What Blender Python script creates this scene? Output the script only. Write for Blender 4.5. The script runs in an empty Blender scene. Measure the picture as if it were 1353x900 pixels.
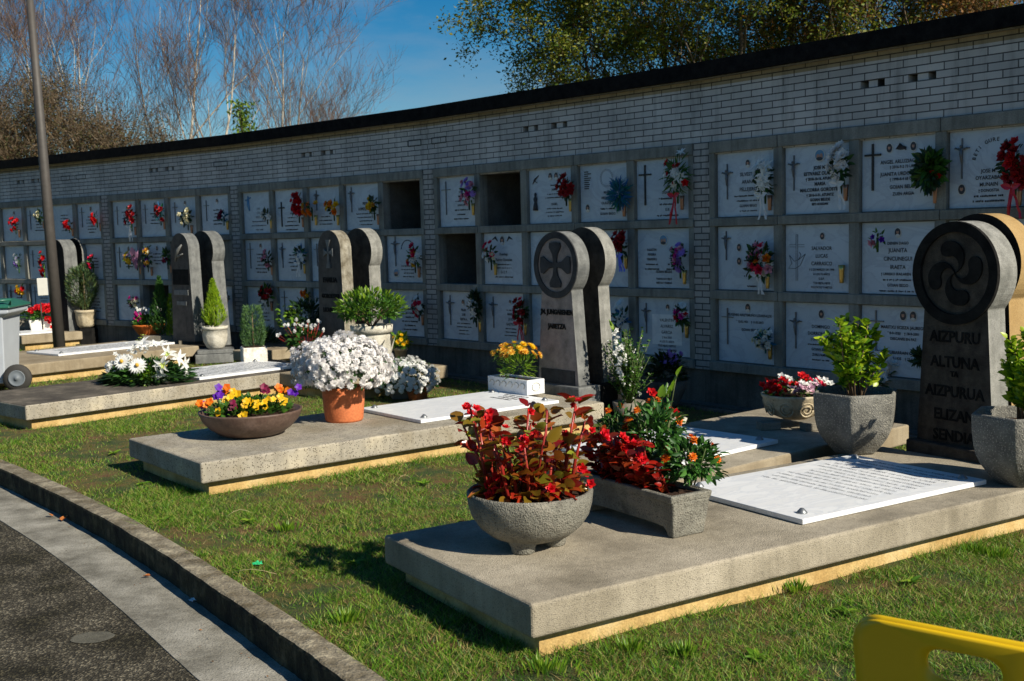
import bpy, math, random
import numpy as np
from mathutils import Vector, Matrix
rad = math.radians
RNG = np.random.default_rng(7)
random.seed(7)
SC = bpy.context.scene
COL = SC.collection
# ------------------------------------------------------------------ camera model (metres, measured from the photograph)
FPX, PITCH, ROLL, CH = 1500.0, 0.0919022, -0.0246076, 1.91286
PW, PH = 1353.0, 900.0
def ray(px, py):
    cr, sr = math.cos(ROLL), math.sin(ROLL)
    X = (px - 676.5) / FPX; Y = (py - 450.0) / FPX
    a = X*cr + Y*sr; b = -X*sr + Y*cr
    cp, sp = math.cos(PITCH), math.sin(PITCH)
    return np.array([a, cp - b*sp, -sp - b*cp])
def at(px, py, z):
    r = ray(px, py); t = (z - CH) / r[2]
    return np.array([r[0]*t, r[1]*t])
def project(P):
    x, y, z = P[..., 0], P[..., 1], P[..., 2] - CH
    cp, sp = math.cos(PITCH), math.sin(PITCH)
    zf = y*cp - z*sp; up = y*sp + z*cp
    a = x/zf; b = -up/zf
    cr, sr = math.cos(ROLL), math.sin(ROLL)
    return 676.5 + FPX*(a*cr - b*sr), 450 + FPX*(a*sr + b*cr), zf

GZ = 0.10          # lawn level
SLZ = 0.355        # top of the grave slabs
# ------------------------------------------------------------------ materials
def newmat(name):
    m = bpy.data.materials.new(name); m.use_nodes = True
    nt = m.node_tree; b = nt.nodes['Principled BSDF']
    return m, nt, b
def lin(c):
    return (c[0], c[1], c[2], 1.0)
def stone(name, c1, c2, scale=6.0, rough=0.85, bump=0.25, fine=180.0, c3=None, speck=0.0, speckcol=(0.05,0.05,0.045), speckscale=160.0, spec=0.3, streak=0.0):
    m, nt, b = newmat(name); N = nt.nodes; L = nt.links
    tc = N.new('ShaderNodeTexCoord')
    n1 = N.new('ShaderNodeTexNoise'); n1.inputs['Scale'].default_value = scale; n1.inputs['Detail'].default_value = 8; n1.inputs['Roughness'].default_value = 0.65
    L.new(tc.outputs['Object'], n1.inputs['Vector'])
    r = N.new('ShaderNodeValToRGB'); r.color_ramp.elements[0].position = 0.35; r.color_ramp.elements[1].position = 0.68
    r.color_ramp.elements[0].color = lin(c1); r.color_ramp.elements[1].color = lin(c2)
    if c3 is not None:
        e = r.color_ramp.elements.new(0.52); e.color = lin(c3)
    L.new(n1.outputs['Fac'], r.inputs['Fac'])
    col = r.outputs['Color']
    nf = N.new('ShaderNodeTexNoise'); nf.inputs['Scale'].default_value = fine; nf.inputs['Detail'].default_value = 3
    L.new(tc.outputs['Object'], nf.inputs['Vector'])
    mm = N.new('ShaderNodeMix'); mm.data_type = 'RGBA'; mm.blend_type = 'MULTIPLY'; mm.inputs['Factor'].default_value = 0.55
    rf = N.new('ShaderNodeMapRange'); rf.inputs['From Min'].default_value = 0.25; rf.inputs['From Max'].default_value = 0.7; rf.inputs['To Min'].default_value = 0.55; rf.inputs['To Max'].default_value = 1.2
    L.new(nf.outputs['Fac'], rf.inputs['Value']); L.new(col, mm.inputs[6]); L.new(rf.outputs['Result'], mm.inputs[7]); col = mm.outputs[2]
    if speck > 0:
        v = N.new('ShaderNodeTexVoronoi'); v.inputs['Scale'].default_value = speckscale
        L.new(tc.outputs['Object'], v.inputs['Vector'])
        vr = N.new('ShaderNodeValToRGB'); vr.color_ramp.elements[0].position = 0.22; vr.color_ramp.elements[1].position = 0.42
        vr.color_ramp.elements[0].color = (speck,)*3 + (1,); vr.color_ramp.elements[1].color = (0,0,0,1)
        L.new(v.outputs['Distance'], vr.inputs['Fac'])
        # only some cells are dark stones
        mx = N.new('ShaderNodeMix'); mx.data_type = 'RGBA'; mx.inputs[7].default_value = lin(speckcol)
        L.new(col, mx.inputs[6])
        cc = N.new('ShaderNodeSeparateColor'); L.new(v.outputs['Color'], cc.inputs['Color'])
        gt = N.new('ShaderNodeMath'); gt.operation = 'GREATER_THAN'; gt.inputs[1].default_value = 0.45; L.new(cc.outputs[0], gt.inputs[0])
        ml = N.new('ShaderNodeMath'); ml.operation = 'MULTIPLY'; L.new(gt.outputs[0], ml.inputs[0]); L.new(vr.outputs['Color'], ml.inputs[1])
        L.new(ml.outputs[0], mx.inputs['Factor']); col = mx.outputs[2]
    if streak > 0:
        mp = N.new('ShaderNodeMapping'); mp.inputs['Scale'].default_value = (9, 9, 0.7); L.new(tc.outputs['Object'], mp.inputs['Vector'])
        ns = N.new('ShaderNodeTexNoise'); ns.inputs['Scale'].default_value = 2.2; ns.inputs['Detail'].default_value = 6; L.new(mp.outputs['Vector'], ns.inputs['Vector'])
        sr_ = N.new('ShaderNodeMapRange'); sr_.inputs['From Min'].default_value = 0.42; sr_.inputs['From Max'].default_value = 0.7; sr_.inputs['To Min'].default_value = 1.0; sr_.inputs['To Max'].default_value = 1.0 - streak
        L.new(ns.outputs['Fac'], sr_.inputs['Value'])
        m3 = N.new('ShaderNodeMix'); m3.data_type = 'RGBA'; m3.blend_type = 'MULTIPLY'; m3.inputs['Factor'].default_value = 1.0
        L.new(col, m3.inputs[6]); L.new(sr_.outputs['Result'], m3.inputs[7]); col = m3.outputs[2]
    L.new(col, b.inputs['Base Color'])
    b.inputs['Roughness'].default_value = rough; b.inputs['Specular IOR Level'].default_value = spec
    if bump > 0:
        bp = N.new('ShaderNodeBump'); bp.inputs['Strength'].default_value = bump; bp.inputs['Distance'].default_value = 0.01
        L.new(nf.outputs['Fac'], bp.inputs['Height'])
        b2 = N.new('ShaderNodeBump'); b2.inputs['Strength'].default_value = bump*0.8; b2.inputs['Distance'].default_value = 0.03
        L.new(n1.outputs['Fac'], b2.inputs['Height']); L.new(bp.outputs['Normal'], b2.inputs['Normal'])
        L.new(b2.outputs['Normal'], b.inputs['Normal'])
    return m
def plain(name, c, rough=0.6, metal=0.0, spec=0.4, var=0.12, scale=12.0):
    m, nt, b = newmat(name); N = nt.nodes; L = nt.links
    tc = N.new('ShaderNodeTexCoord'); n = N.new('ShaderNodeTexNoise'); n.inputs['Scale'].default_value = scale; n.inputs['Detail'].default_value = 5
    L.new(tc.outputs['Object'], n.inputs['Vector'])
    r = N.new('ShaderNodeMapRange'); r.inputs['From Min'].default_value = 0.3; r.inputs['From Max'].default_value = 0.7; r.inputs['To Min'].default_value = 1-var; r.inputs['To Max'].default_value = 1+var
    L.new(n.outputs['Fac'], r.inputs['Value'])
    mm = N.new('ShaderNodeMix'); mm.data_type = 'RGBA'; mm.blend_type = 'MULTIPLY'; mm.inputs['Factor'].default_value = 1.0
    mm.inputs[6].default_value = lin(c); L.new(r.outputs['Result'], mm.inputs[7]); L.new(mm.outputs[2], b.inputs['Base Color'])
    b.inputs['Roughness'].default_value = rough; b.inputs['Metallic'].default_value = metal; b.inputs['Specular IOR Level'].default_value = spec
    return m
def leafmat(name, cols, rough=0.45, trans=0.35, spec=0.4):
    """colour differs from leaf to leaf / petal to petal (random per island), light passes through"""
    m, nt, b = newmat(name); N = nt.nodes; L = nt.links
    g = N.new('ShaderNodeNewGeometry'); r = N.new('ShaderNodeValToRGB'); r.color_ramp.interpolation = 'LINEAR'
    els = r.color_ramp.elements
    for i, c in enumerate(cols):
        p = i / max(1, len(cols)-1)
        if i < 2 and i < len(els): e = els[i]; e.position = p
        else: e = els.new(p)
        e.color = lin(c)
    if len(cols) > 2: els[0].color = lin(cols[0])
    L.new(g.outputs['Random Per Island'], r.inputs['Fac'])
    L.new(r.outputs['Color'], b.inputs['Base Color'])
    b.inputs['Roughness'].default_value = rough; b.inputs['Specular IOR Level'].default_value = spec
    if trans > 0:
        t = N.new('ShaderNodeBsdfTranslucent'); L.new(r.outputs['Color'], t.inputs['Color'])
        mx = N.new('ShaderNodeMixShader'); mx.inputs['Fac'].default_value = trans
        out = N['Material Output']; L.new(b.outputs[0], mx.inputs[1]); L.new(t.outputs[0], mx.inputs[2]); L.new(mx.outputs[0], out.inputs['Surface'])
    return m
M = {}
M['slab_grey'] = stone('slab_grey', (0.21,0.18,0.13), (0.44,0.385,0.295), 1.7, 0.9, 0.6, 170, c3=(0.345,0.30,0.225), speck=0.62, speckcol=(0.12,0.105,0.085), speckscale=105, streak=0.15)
M['slab_dark'] = stone('slab_dark', (0.06,0.05,0.04), (0.19,0.16,0.125), 3.2, 0.92, 0.4, 200, c3=(0.105,0.09,0.07), speck=0.4, speckscale=150, streak=0.35)
M['slab_agg'] = stone('slab_agg', (0.28,0.24,0.17), (0.49,0.43,0.32), 2.2, 0.9, 0.6, 190, c3=(0.37,0.335,0.27), speck=1.0, speckcol=(0.08,0.065,0.045), speckscale=75, streak=0.2)
M['slab_warm'] = stone('slab_warm', (0.23,0.18,0.115), (0.36,0.30,0.21), 3.0, 0.9, 0.4, 200, c3=(0.30,0.245,0.165), speck=0.4, speckcol=(0.1,0.08,0.06), streak=0.15)
M['yellow_plaster'] = stone('yellow_plaster', (0.40,0.25,0.085), (0.64,0.48,0.24), 3.5, 0.9, 0.35, 90, c3=(0.55,0.38,0.155), streak=0.15)
M['pot_concrete'] = stone('pot_concrete', (0.15,0.14,0.115), (0.30,0.275,0.225), 5.0, 0.95, 1.0, 120, c3=(0.24,0.23,0.19), speck=0.8, speckcol=(0.07,0.065,0.055), speckscale=95, streak=0.15)
M['pot_dark'] = stone('pot_dark', (0.11,0.105,0.095), (0.24,0.23,0.205), 5.0, 0.95, 1.0, 110, c3=(0.17,0.165,0.145), speck=0.8, speckcol=(0.36,0.34,0.28), speckscale=90)
M['granite'] = stone('granite', (0.10,0.105,0.105), (0.24,0.245,0.235), 5.0, 0.75, 0.25, 200, c3=(0.17,0.175,0.17), speck=0.6, speckcol=(0.05,0.05,0.05), streak=0.3)
M['granite_light'] = stone('granite_light', (0.17,0.17,0.155), (0.35,0.345,0.32), 5.0, 0.8, 0.3, 180, c3=(0.26,0.257,0.235), speck=0.6, streak=0.3)
M['granite_lichen'] = stone('granite_lichen', (0.13,0.11,0.075), (0.37,0.345,0.285), 9.0, 0.85, 0.35, 160, c3=(0.27,0.245,0.19), speck=0.5, streak=0.4)
M['granite_tan'] = stone('granite_tan', (0.32,0.20,0.075), (0.42,0.29,0.13), 4.0, 0.8, 0.25, 160)
M['stele_face'] = stone('stele_face', (0.05,0.045,0.04), (0.12,0.105,0.09), 7.0, 0.8, 0.4, 120, c3=(0.085,0.075,0.065), speck=0.5, streak=0.2)
M['ring_grey'] = stone('ring_grey', (0.022,0.023,0.025), (0.05,0.052,0.056), 8.0, 0.8, 0.3, 90)
M['stele_face_b'] = stone('stele_face_b', (0.15,0.13,0.12), (0.34,0.29,0.265), 6.0, 0.75, 0.3, 120, c3=(0.25,0.215,0.20), speck=0.4)
M['stele_black'] = stone('stele_black', (0.006,0.006,0.006), (0.020,0.019,0.018), 8.0, 0.85, 0.2, 80, spec=0.1)
M['wall_concrete'] = stone('wall_concrete', (0.17,0.17,0.15), (0.31,0.305,0.27), 2.2, 0.9, 0.3, 90, c3=(0.25,0.245,0.215), streak=0.3)
M['base_concrete'] = stone('base_concrete', (0.075,0.07,0.058), (0.19,0.17,0.14), 2.0, 0.92, 0.35, 60, c3=(0.13,0.12,0.10), streak=0.4)
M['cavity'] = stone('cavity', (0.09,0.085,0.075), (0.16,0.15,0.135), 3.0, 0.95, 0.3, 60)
M['bitumen'] = stone('bitumen', (0.004,0.004,0.005), (0.016,0.015,0.014), 10.0, 0.95, 0.3, 60, spec=0.1)
M['kerb'] = stone('kerb', (0.12,0.095,0.055), (0.46,0.40,0.28), 7.0, 0.95, 1.0, 60, c3=(0.24,0.205,0.145), speck=0.6, speckscale=90, streak=0.2)
M['gutter'] = stone('gutter', (0.13,0.12,0.095), (0.36,0.34,0.29), 3.5, 0.9, 0.6, 90, c3=(0.25,0.235,0.195), speck=0.5, speckscale=80)
M['terracotta'] = stone('terracotta', (0.50,0.13,0.045), (0.64,0.20,0.075), 5.0, 0.75, 0.1, 60)
M['terracotta_orange'] = stone('terracotta_orange', (0.62,0.14,0.02), (0.72,0.19,0.035), 5.0, 0.7, 0.1, 60)
M['brown_glaze'] = stone('brown_glaze', (0.085,0.05,0.04), (0.17,0.115,0.095), 7.0, 0.5, 0.12, 50, c3=(0.12,0.078,0.06))
M['cream_stone'] = stone('cream_stone', (0.34,0.27,0.17), (0.58,0.50,0.36), 7.0, 0.85, 0.5, 60, c3=(0.48,0.40,0.27))
M['pale_stone'] = stone('pale_stone', (0.42,0.39,0.32), (0.66,0.63,0.55), 7.0, 0.85, 0.5, 70, c3=(0.56,0.53,0.45))
M['white_marble_rough'] = stone('white_marble_rough', (0.50,0.46,0.38), (0.80,0.77,0.70), 14.0, 0.8, 0.6, 40, c3=(0.70,0.66,0.58))
M['block_concrete'] = stone('block_concrete', (0.15,0.135,0.105), (0.28,0.25,0.20), 5.0, 0.95, 0.4, 90)
M['soil'] = stone('soil', (0.03,0.015,0.008), (0.09,0.045,0.025), 30.0, 1.0, 1.0, 120)
M['brass'] = plain('brass', (0.62,0.42,0.13), 0.35, 0.9)
M['copper'] = plain('copper', (0.42,0.22,0.14), 0.4, 0.8)
M['iron'] = plain('iron', (0.045,0.042,0.04), 0.5, 0.4)
M['stele_face_dark'] = stone('stele_face_dark', (0.028,0.022,0.017), (0.10,0.082,0.065), 8.0, 0.9, 0.5, 120, c3=(0.062,0.051,0.040), speck=0.5, streak=0.2)
M['kerb_moss_shade'] = stone('kerb_moss_shade', (0.012,0.011,0.008), (0.11,0.10,0.06), 7.0, 0.98, 0.9, 60, c3=(0.035,0.035,0.018), streak=0.5)  # kerb sides: dark moss, with the face's shade also painted into the colour
M['patch'] = stone('patch', (0.075,0.07,0.052), (0.125,0.118,0.092), 14.0, 0.95, 0.6, 90)
M['bronze'] = plain('bronze', (0.17,0.17,0.175), 0.45, 0.5)
M['ink'] = plain('ink', (0.03,0.03,0.035), 0.6)
M['ink_grey'] = plain('ink_grey', (0.16,0.17,0.19), 0.7)
M['silver'] = plain('silver', (0.35,0.35,0.33), 0.3, 0.9)
M['bolt_metal'] = plain('bolt_metal', (0.22,0.23,0.24), 0.45, 0.7)
M['photo_white'] = plain('photo_white', (0.62,0.60,0.56), 0.3)
M['photo_skin'] = plain('photo_skin', (0.42,0.22,0.15), 0.4)
M['photo_dark'] = plain('photo_dark', (0.03,0.03,0.045), 0.4)
M['photo_blue'] = plain('photo_blue', (0.10,0.25,0.42), 0.4)
M['ornament'] = plain('ornament', (0.28,0.29,0.31), 0.7)
M['post_paint'] = plain('post_paint', (0.065,0.058,0.052), 0.6, 0.1)
M['white_paint'] = plain('white_paint', (0.72,0.70,0.62), 0.5, var=0.05)
M['bin_grey'] = plain('bin_grey', (0.40,0.43,0.47), 0.5, var=0.06, scale=4)
M['bin_green'] = plain('bin_green', (0.02,0.11,0.075), 0.35)
M['hub_grey'] = plain('hub_grey', (0.14,0.16,0.18), 0.6)
M['rubber'] = plain('rubber', (0.035,0.033,0.03), 0.8)
M['chair_yellow'] = plain('chair_yellow', (0.66,0.42,0.006), 0.4, var=0.04, scale=3)
M['tissue'] = plain('tissue', (0.75,0.75,0.75), 0.9)
M['plastic_green'] = plain('plastic_green', (0.02,0.42,0.16), 0.4)
M['dry_leaf'] = plain('dry_leaf', (0.42,0.14,0.03), 0.8, var=0.3)
M['litter_bits'] = leafmat('litter_bits',[(.10,.06,.03),(.30,.13,.04),(.05,.04,.02),(.35,.3,.22)],.9,0.0)
M['moss'] = plain('moss', (0.03,0.045,0.01), 1.0)
M['ribbon_white'] = leafmat('ribbon_white', [(0.7,0.72,0.75),(0.8,0.8,0.8)], 0.3, 0.3)
M['ribbon_red'] = leafmat('ribbon_red', [(0.55,0.01,0.02),(0.6,0.02,0.05)], 0.3, 0.2)
M['ribbon_blue'] = leafmat('ribbon_blue', [(0.08,0.14,0.8),(0.15,0.2,0.8)], 0.3, 0.2)
M['wrap_pink'] = leafmat('wrap_pink', [(0.45,0.2,0.35),(0.55,0.3,0.45)], 0.3, 0.4)
M['candle_red'] = plain('candle_red', (0.45,0.05,0.04), 0.3)
M['candle_blue'] = plain('candle_blue', (0.07,0.08,0.4), 0.3)
# leaves and petals
M['red'] = leafmat('red', [(0.50,0.004,0.006),(0.72,0.012,0.012),(0.62,0.006,0.03)], 0.5, 0.3)
M['darkred'] = leafmat('darkred', [(0.22,0.004,0.008),(0.42,0.01,0.015)], 0.5, 0.25)
M['crimson'] = leafmat('crimson', [(0.62,0.008,0.05),(0.80,0.02,0.09)], 0.5, 0.3)
M['pink'] = leafmat('pink', [(0.62,0.20,0.30),(0.75,0.40,0.48)], 0.5, 0.3)
M['palepink'] = leafmat('palepink', [(0.70,0.42,0.55),(0.80,0.62,0.70)], 0.5, 0.3)
M['magenta'] = leafmat('magenta', [(0.55,0.01,0.22),(0.70,0.03,0.35)], 0.5, 0.3)
M['purple'] = leafmat('purple', [(0.07,0.008,0.28),(0.17,0.02,0.46)], 0.5, 0.25)
M['violet'] = leafmat('violet', [(0.28,0.14,0.6),(0.4,0.25,0.7)], 0.5, 0.3)
M['maroon'] = leafmat('maroon', [(0.10,0.004,0.02),(0.24,0.008,0.06)], 0.5, 0.2)
M['white'] = leafmat('white', [(0.84,0.84,0.80),(0.92,0.92,0.91)], 0.55, 0.4)
M['offwhite'] = leafmat('offwhite', [(0.82,0.78,0.76),(0.92,0.91,0.90)], 0.55, 0.4)
M['cream'] = leafmat('cream', [(0.72,0.66,0.40),(0.8,0.76,0.55)], 0.5, 0.3)
M['yellow'] = leafmat('yellow', [(0.78,0.42,0.005),(0.86,0.58,0.01)], 0.5, 0.3)
M['amber'] = leafmat('amber', [(0.66,0.22,0.03),(0.80,0.45,0.03),(0.78,0.55,0.10)], 0.5, 0.3)
M['orange'] = leafmat('orange', [(0.75,0.10,0.004),(0.85,0.26,0.008)], 0.5, 0.3)
M['rust'] = leafmat('rust', [(0.40,0.02,0.005),(0.85,0.24,0.01),(0.80,0.15,0.005)], 0.5, 0.3)
M['bluegreen'] = leafmat('bluegreen', [(0.01,0.16,0.12),(0.02,0.12,0.35),(0.01,0.2,0.03)], 0.5, 0.3)
M['leaf'] = leafmat('leaf', [(0.018,0.05,0.012),(0.05,0.13,0.022),(0.03,0.09,0.015)], 0.4, 0.3)
M['leafdark'] = leafmat('leafdark', [(0.010,0.030,0.010),(0.025,0.065,0.018)], 0.4, 0.2)
M['marigold_leaf'] = leafmat('marigold_leaf', [(0.012,0.05,0.01),(0.04,0.13,0.02),(0.07,0.19,0.03)], 0.45, 0.3)
M['leafbright'] = leafmat('leafbright', [(0.05,0.14,0.012),(0.13,0.26,0.015),(0.25,0.36,0.03)], 0.38, 0.4)
M['leafmid'] = leafmat('leafmid', [(0.03,0.09,0.015),(0.08,0.19,0.02),(0.05,0.14,0.02)], 0.4, 0.35)
M['laurel'] = leafmat('laurel', [(0.05,0.15,0.008),(0.18,0.34,0.012),(0.45,0.55,0.03)], 0.35, 0.4)
M['lime'] = leafmat('lime', [(0.14,0.28,0.005),(0.33,0.46,0.012)], 0.6, 0.4)
M['conifer'] = leafmat('conifer', [(0.035,0.085,0.03),(0.09,0.16,0.07),(0.13,0.14,0.02)], 0.6, 0.25)
M['conifer_dark'] = leafmat('conifer_dark', [(0.015,0.06,0.01),(0.05,0.15,0.012)], 0.6, 0.3)
M['conifer_blue'] = leafmat('conifer_blue', [(0.05,0.12,0.03),(0.10,0.20,0.04),(0.11,0.20,0.12)], 0.6, 0.3)
M['begonia_leaf'] = leafmat('begonia_leaf', [(0.20,0.010,0.008),(0.42,0.03,0.012),(0.12,0.14,0.012),(0.45,0.08,0.02),(0.25,0.30,0.03),(0.30,0.02,0.01),(0.10,0.008,0.006)], 0.22, 0.35, 0.6)
M['begonia_red'] = leafmat('begonia_red', [(0.18,0.008,0.006),(0.45,0.02,0.01),(0.30,0.05,0.012),(0.08,0.006,0.005)], 0.25, 0.35, 0.6)
M['begonia_stem'] = leafmat('begonia_stem', [(0.28,0.02,0.015),(0.36,0.05,0.03)], 0.3, 0.1)
M['stem'] = leafmat('stem', [(0.07,0.11,0.03),(0.10,0.12,0.04)], 0.6, 0.1)
M['wood'] = leafmat('wood', [(0.12,0.08,0.045),(0.18,0.12,0.07)], 0.8, 0.0)
M['pollen'] = leafmat('pollen', [(0.55,0.40,0.06),(0.6,0.3,0.03)], 0.8, 0.0)
M['greencentre'] = leafmat('greencentre', [(0.45,0.50,0.08),(0.5,0.6,0.15)], 0.8, 0.1)
M['bark_white'] = stone('bark_white', (0.14,0.115,0.085), (0.52,0.48,0.40), 2.5, 0.9, 0.2, 40, c3=(0.42,0.38,0.32))
M['bark_brown'] = stone('bark_brown', (0.08,0.06,0.04), (0.20,0.16,0.11), 4.0, 0.95, 0.3, 40)
M['twig_red'] = leafmat('twig_red', [(0.06,0.036,0.026),(0.13,0.065,0.042),(0.10,0.062,0.042),(0.15,0.12,0.085)], 0.8, 0.0)
M['twig_brown'] = leafmat('twig_brown', [(0.07,0.05,0.03),(0.16,0.115,0.07),(0.10,0.07,0.04)], 0.8, 0.0)
M['tree_green'] = leafmat('tree_green', [(0.05,0.10,0.012),(0.12,0.18,0.02),(0.27,0.24,0.02),(0.07,0.12,0.015)], 0.5, 0.35)
M['tree_autumn'] = leafmat('tree_autumn', [(0.08,0.12,0.015),(0.28,0.18,0.022),(0.28,0.10,0.02),(0.12,0.15,0.017),(0.07,0.10,0.014)], 0.55, 0.35)
M['tree_rust'] = leafmat('tree_rust', [(0.22,0.09,0.03),(0.30,0.15,0.04),(0.12,0.11,0.03)], 0.6, 0.3)
M['thicket'] = leafmat('thicket', [(0.05,0.033,0.014),(0.09,0.055,0.022),(0.045,0.06,0.014),(0.11,0.05,0.02)], 0.8, 0.15)
M['ivy'] = leafmat('ivy', [(0.05,0.12,0.01),(0.2,0.28,0.02)], 0.5, 0.3)

def marble_mat(name, c=(0.74,0.745,0.75), vein=(0.50,0.53,0.57), rough=0.35):
    m, nt, b = newmat(name); N = nt.nodes; L = nt.links
    tc = N.new('ShaderNodeTexCoord')
    n = N.new('ShaderNodeTexNoise'); n.inputs['Scale'].default_value = 2.2; n.inputs['Detail'].default_value = 9; n.inputs['Distortion'].default_value = 1.8; n.inputs['Roughness'].default_value = 0.6
    mp = N.new('ShaderNodeMapping'); mp.inputs['Scale'].default_value = (1.0, 2.5, 1.6); mp.inputs['Rotation'].default_value = (0.3, 0.2, 0.6)
    L.new(tc.outputs['Object'], mp.inputs['Vector']); L.new(mp.outputs['Vector'], n.inputs['Vector'])
    r = N.new('ShaderNodeValToRGB'); e = r.color_ramp.elements
    e[0].position = 0.40; e[0].color = lin(c); e[1].position = 0.60; e[1].color = lin(tuple(x*0.96 for x in c))
    k = e.new(0.50); k.color = lin(vein); k2 = e.new(0.46); k2.color = lin(c); k3 = e.new(0.54); k3.color = lin(tuple(x*0.93 for x in c))
    L.new(n.outputs['Fac'], r.inputs['Fac']); L.new(r.outputs['Color'], b.inputs['Base Color'])
    b.inputs['Roughness'].default_value = rough; b.inputs['Specular IOR Level'].default_value = 0.35
    return m
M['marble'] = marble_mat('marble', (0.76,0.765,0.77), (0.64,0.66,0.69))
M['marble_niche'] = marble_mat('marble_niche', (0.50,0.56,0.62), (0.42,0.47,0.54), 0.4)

def brick_mat(name, w, h, mortar, c1, c2, cm, toptint=None, zt=0):
    m, nt, b = newmat(name); N = nt.nodes; L = nt.links
    at_ = N.new('ShaderNodeAttribute'); at_.attribute_name = 'wallco'
    br = N.new('ShaderNodeTexBrick'); br.offset = 0.5; br.inputs['Scale'].default_value = 1.0
    br.inputs['Brick Width'].default_value = w; br.inputs['Row Height'].default_value = h; br.inputs['Mortar Size'].default_value = mortar; br.inputs['Mortar Smooth'].default_value = 0.25
    br.inputs['Bias'].default_value = -0.1
    br.inputs['Color1'].default_value = lin(c1); br.inputs['Color2'].default_value = lin(c2); br.inputs['Mortar'].default_value = lin(cm)
    L.new(at_.outputs['Vector'], br.inputs['Vector'])
    n = N.new('ShaderNodeTexNoise'); n.inputs['Scale'].default_value = 1.3; n.inputs['Detail'].default_value = 8; L.new(at_.outputs['Vector'], n.inputs['Vector'])
    r = N.new('ShaderNodeMapRange'); r.inputs['From Min'].default_value = 0.3; r.inputs['From Max'].default_value = 0.7; r.inputs['To Min'].default_value = 0.72; r.inputs['To Max'].default_value = 1.15
    L.new(n.outputs['Fac'], r.inputs['Value'])
    mm = N.new('ShaderNodeMix'); mm.data_type = 'RGBA'; mm.blend_type = 'MULTIPLY'; mm.inputs['Factor'].default_value = 1.0
    L.new(br.outputs['Color'], mm.inputs[6]); L.new(r.outputs['Result'], mm.inputs[7]); col = mm.outputs[2]
    mp = N.new('ShaderNodeMapping'); mp.inputs['Scale'].default_value = (5, 0.55, 5); L.new(at_.outputs['Vector'], mp.inputs['Vector'])
    ns = N.new('ShaderNodeTexNoise'); ns.inputs['Scale'].default_value = 1.6; ns.inputs['Detail'].default_value = 7; ns.inputs['Roughness'].default_value = .7; L.new(mp.outputs['Vector'], ns.inputs['Vector'])
    sr_ = N.new('ShaderNodeMapRange'); sr_.inputs['From Min'].default_value = .5; sr_.inputs['From Max'].default_value = .72; sr_.inputs['To Min'].default_value = 1.0; sr_.inputs['To Max'].default_value = .62; L.new(ns.outputs['Fac'], sr_.inputs['Value'])
    m4 = N.new('ShaderNodeMix'); m4.data_type = 'RGBA'; m4.blend_type = 'MULTIPLY'; m4.inputs['Factor'].default_value = 1.0; L.new(col, m4.inputs[6]); L.new(sr_.outputs['Result'], m4.inputs[7]); col = m4.outputs[2]
    if toptint is not None:
        sx = N.new('ShaderNodeSeparateXYZ'); L.new(at_.outputs['Vector'], sx.inputs[0])
        g = N.new('ShaderNodeMath'); g.operation = 'GREATER_THAN'; g.inputs[1].default_value = zt; L.new(sx.outputs[1], g.inputs[0])
        m2 = N.new('ShaderNodeMix'); m2.data_type = 'RGBA'; m2.blend_type = 'MULTIPLY'; m2.inputs[7].default_value = lin(toptint)
        L.new(g.outputs[0], m2.inputs['Factor']); L.new(col, m2.inputs[6]); col = m2.outputs[2]
    L.new(col, b.inputs['Base Color']); b.inputs['Roughness'].default_value = 0.85; b.inputs['Specular IOR Level'].default_value = 0.25
    nf = N.new('ShaderNodeTexNoise'); nf.inputs['Scale'].default_value = 90; L.new(at_.outputs['Vector'], nf.inputs['Vector'])
    b1 = N.new('ShaderNodeBump'); b1.inputs['Strength'].default_value = 0.25; b1.inputs['Distance'].default_value = 0.004; L.new(nf.outputs['Fac'], b1.inputs['Height'])
    bp = N.new('ShaderNodeBump'); bp.invert = True; bp.inputs['Strength'].default_value = 1.0; bp.inputs['Distance'].default_value = 0.012
    L.new(br.outputs['Fac'], bp.inputs['Height']); L.new(b1.outputs['Normal'], bp.inputs['Normal']); L.new(bp.outputs['Normal'], b.inputs['Normal'])
    return m
CRS = 0.0672
M['brick'] = brick_mat('brick', 0.262, CRS, 0.0052, (0.56,0.535,0.51), (0.45,0.435,0.42), (0.10,0.10,0.10), (0.62,0.52,0.34), 3.398-2.831)
M['brick_pillar'] = brick_mat('brick_pillar', 0.20, CRS, 0.0065, (0.42,0.39,0.36), (0.35,0.33,0.31), (0.09,0.09,0.09))

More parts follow.
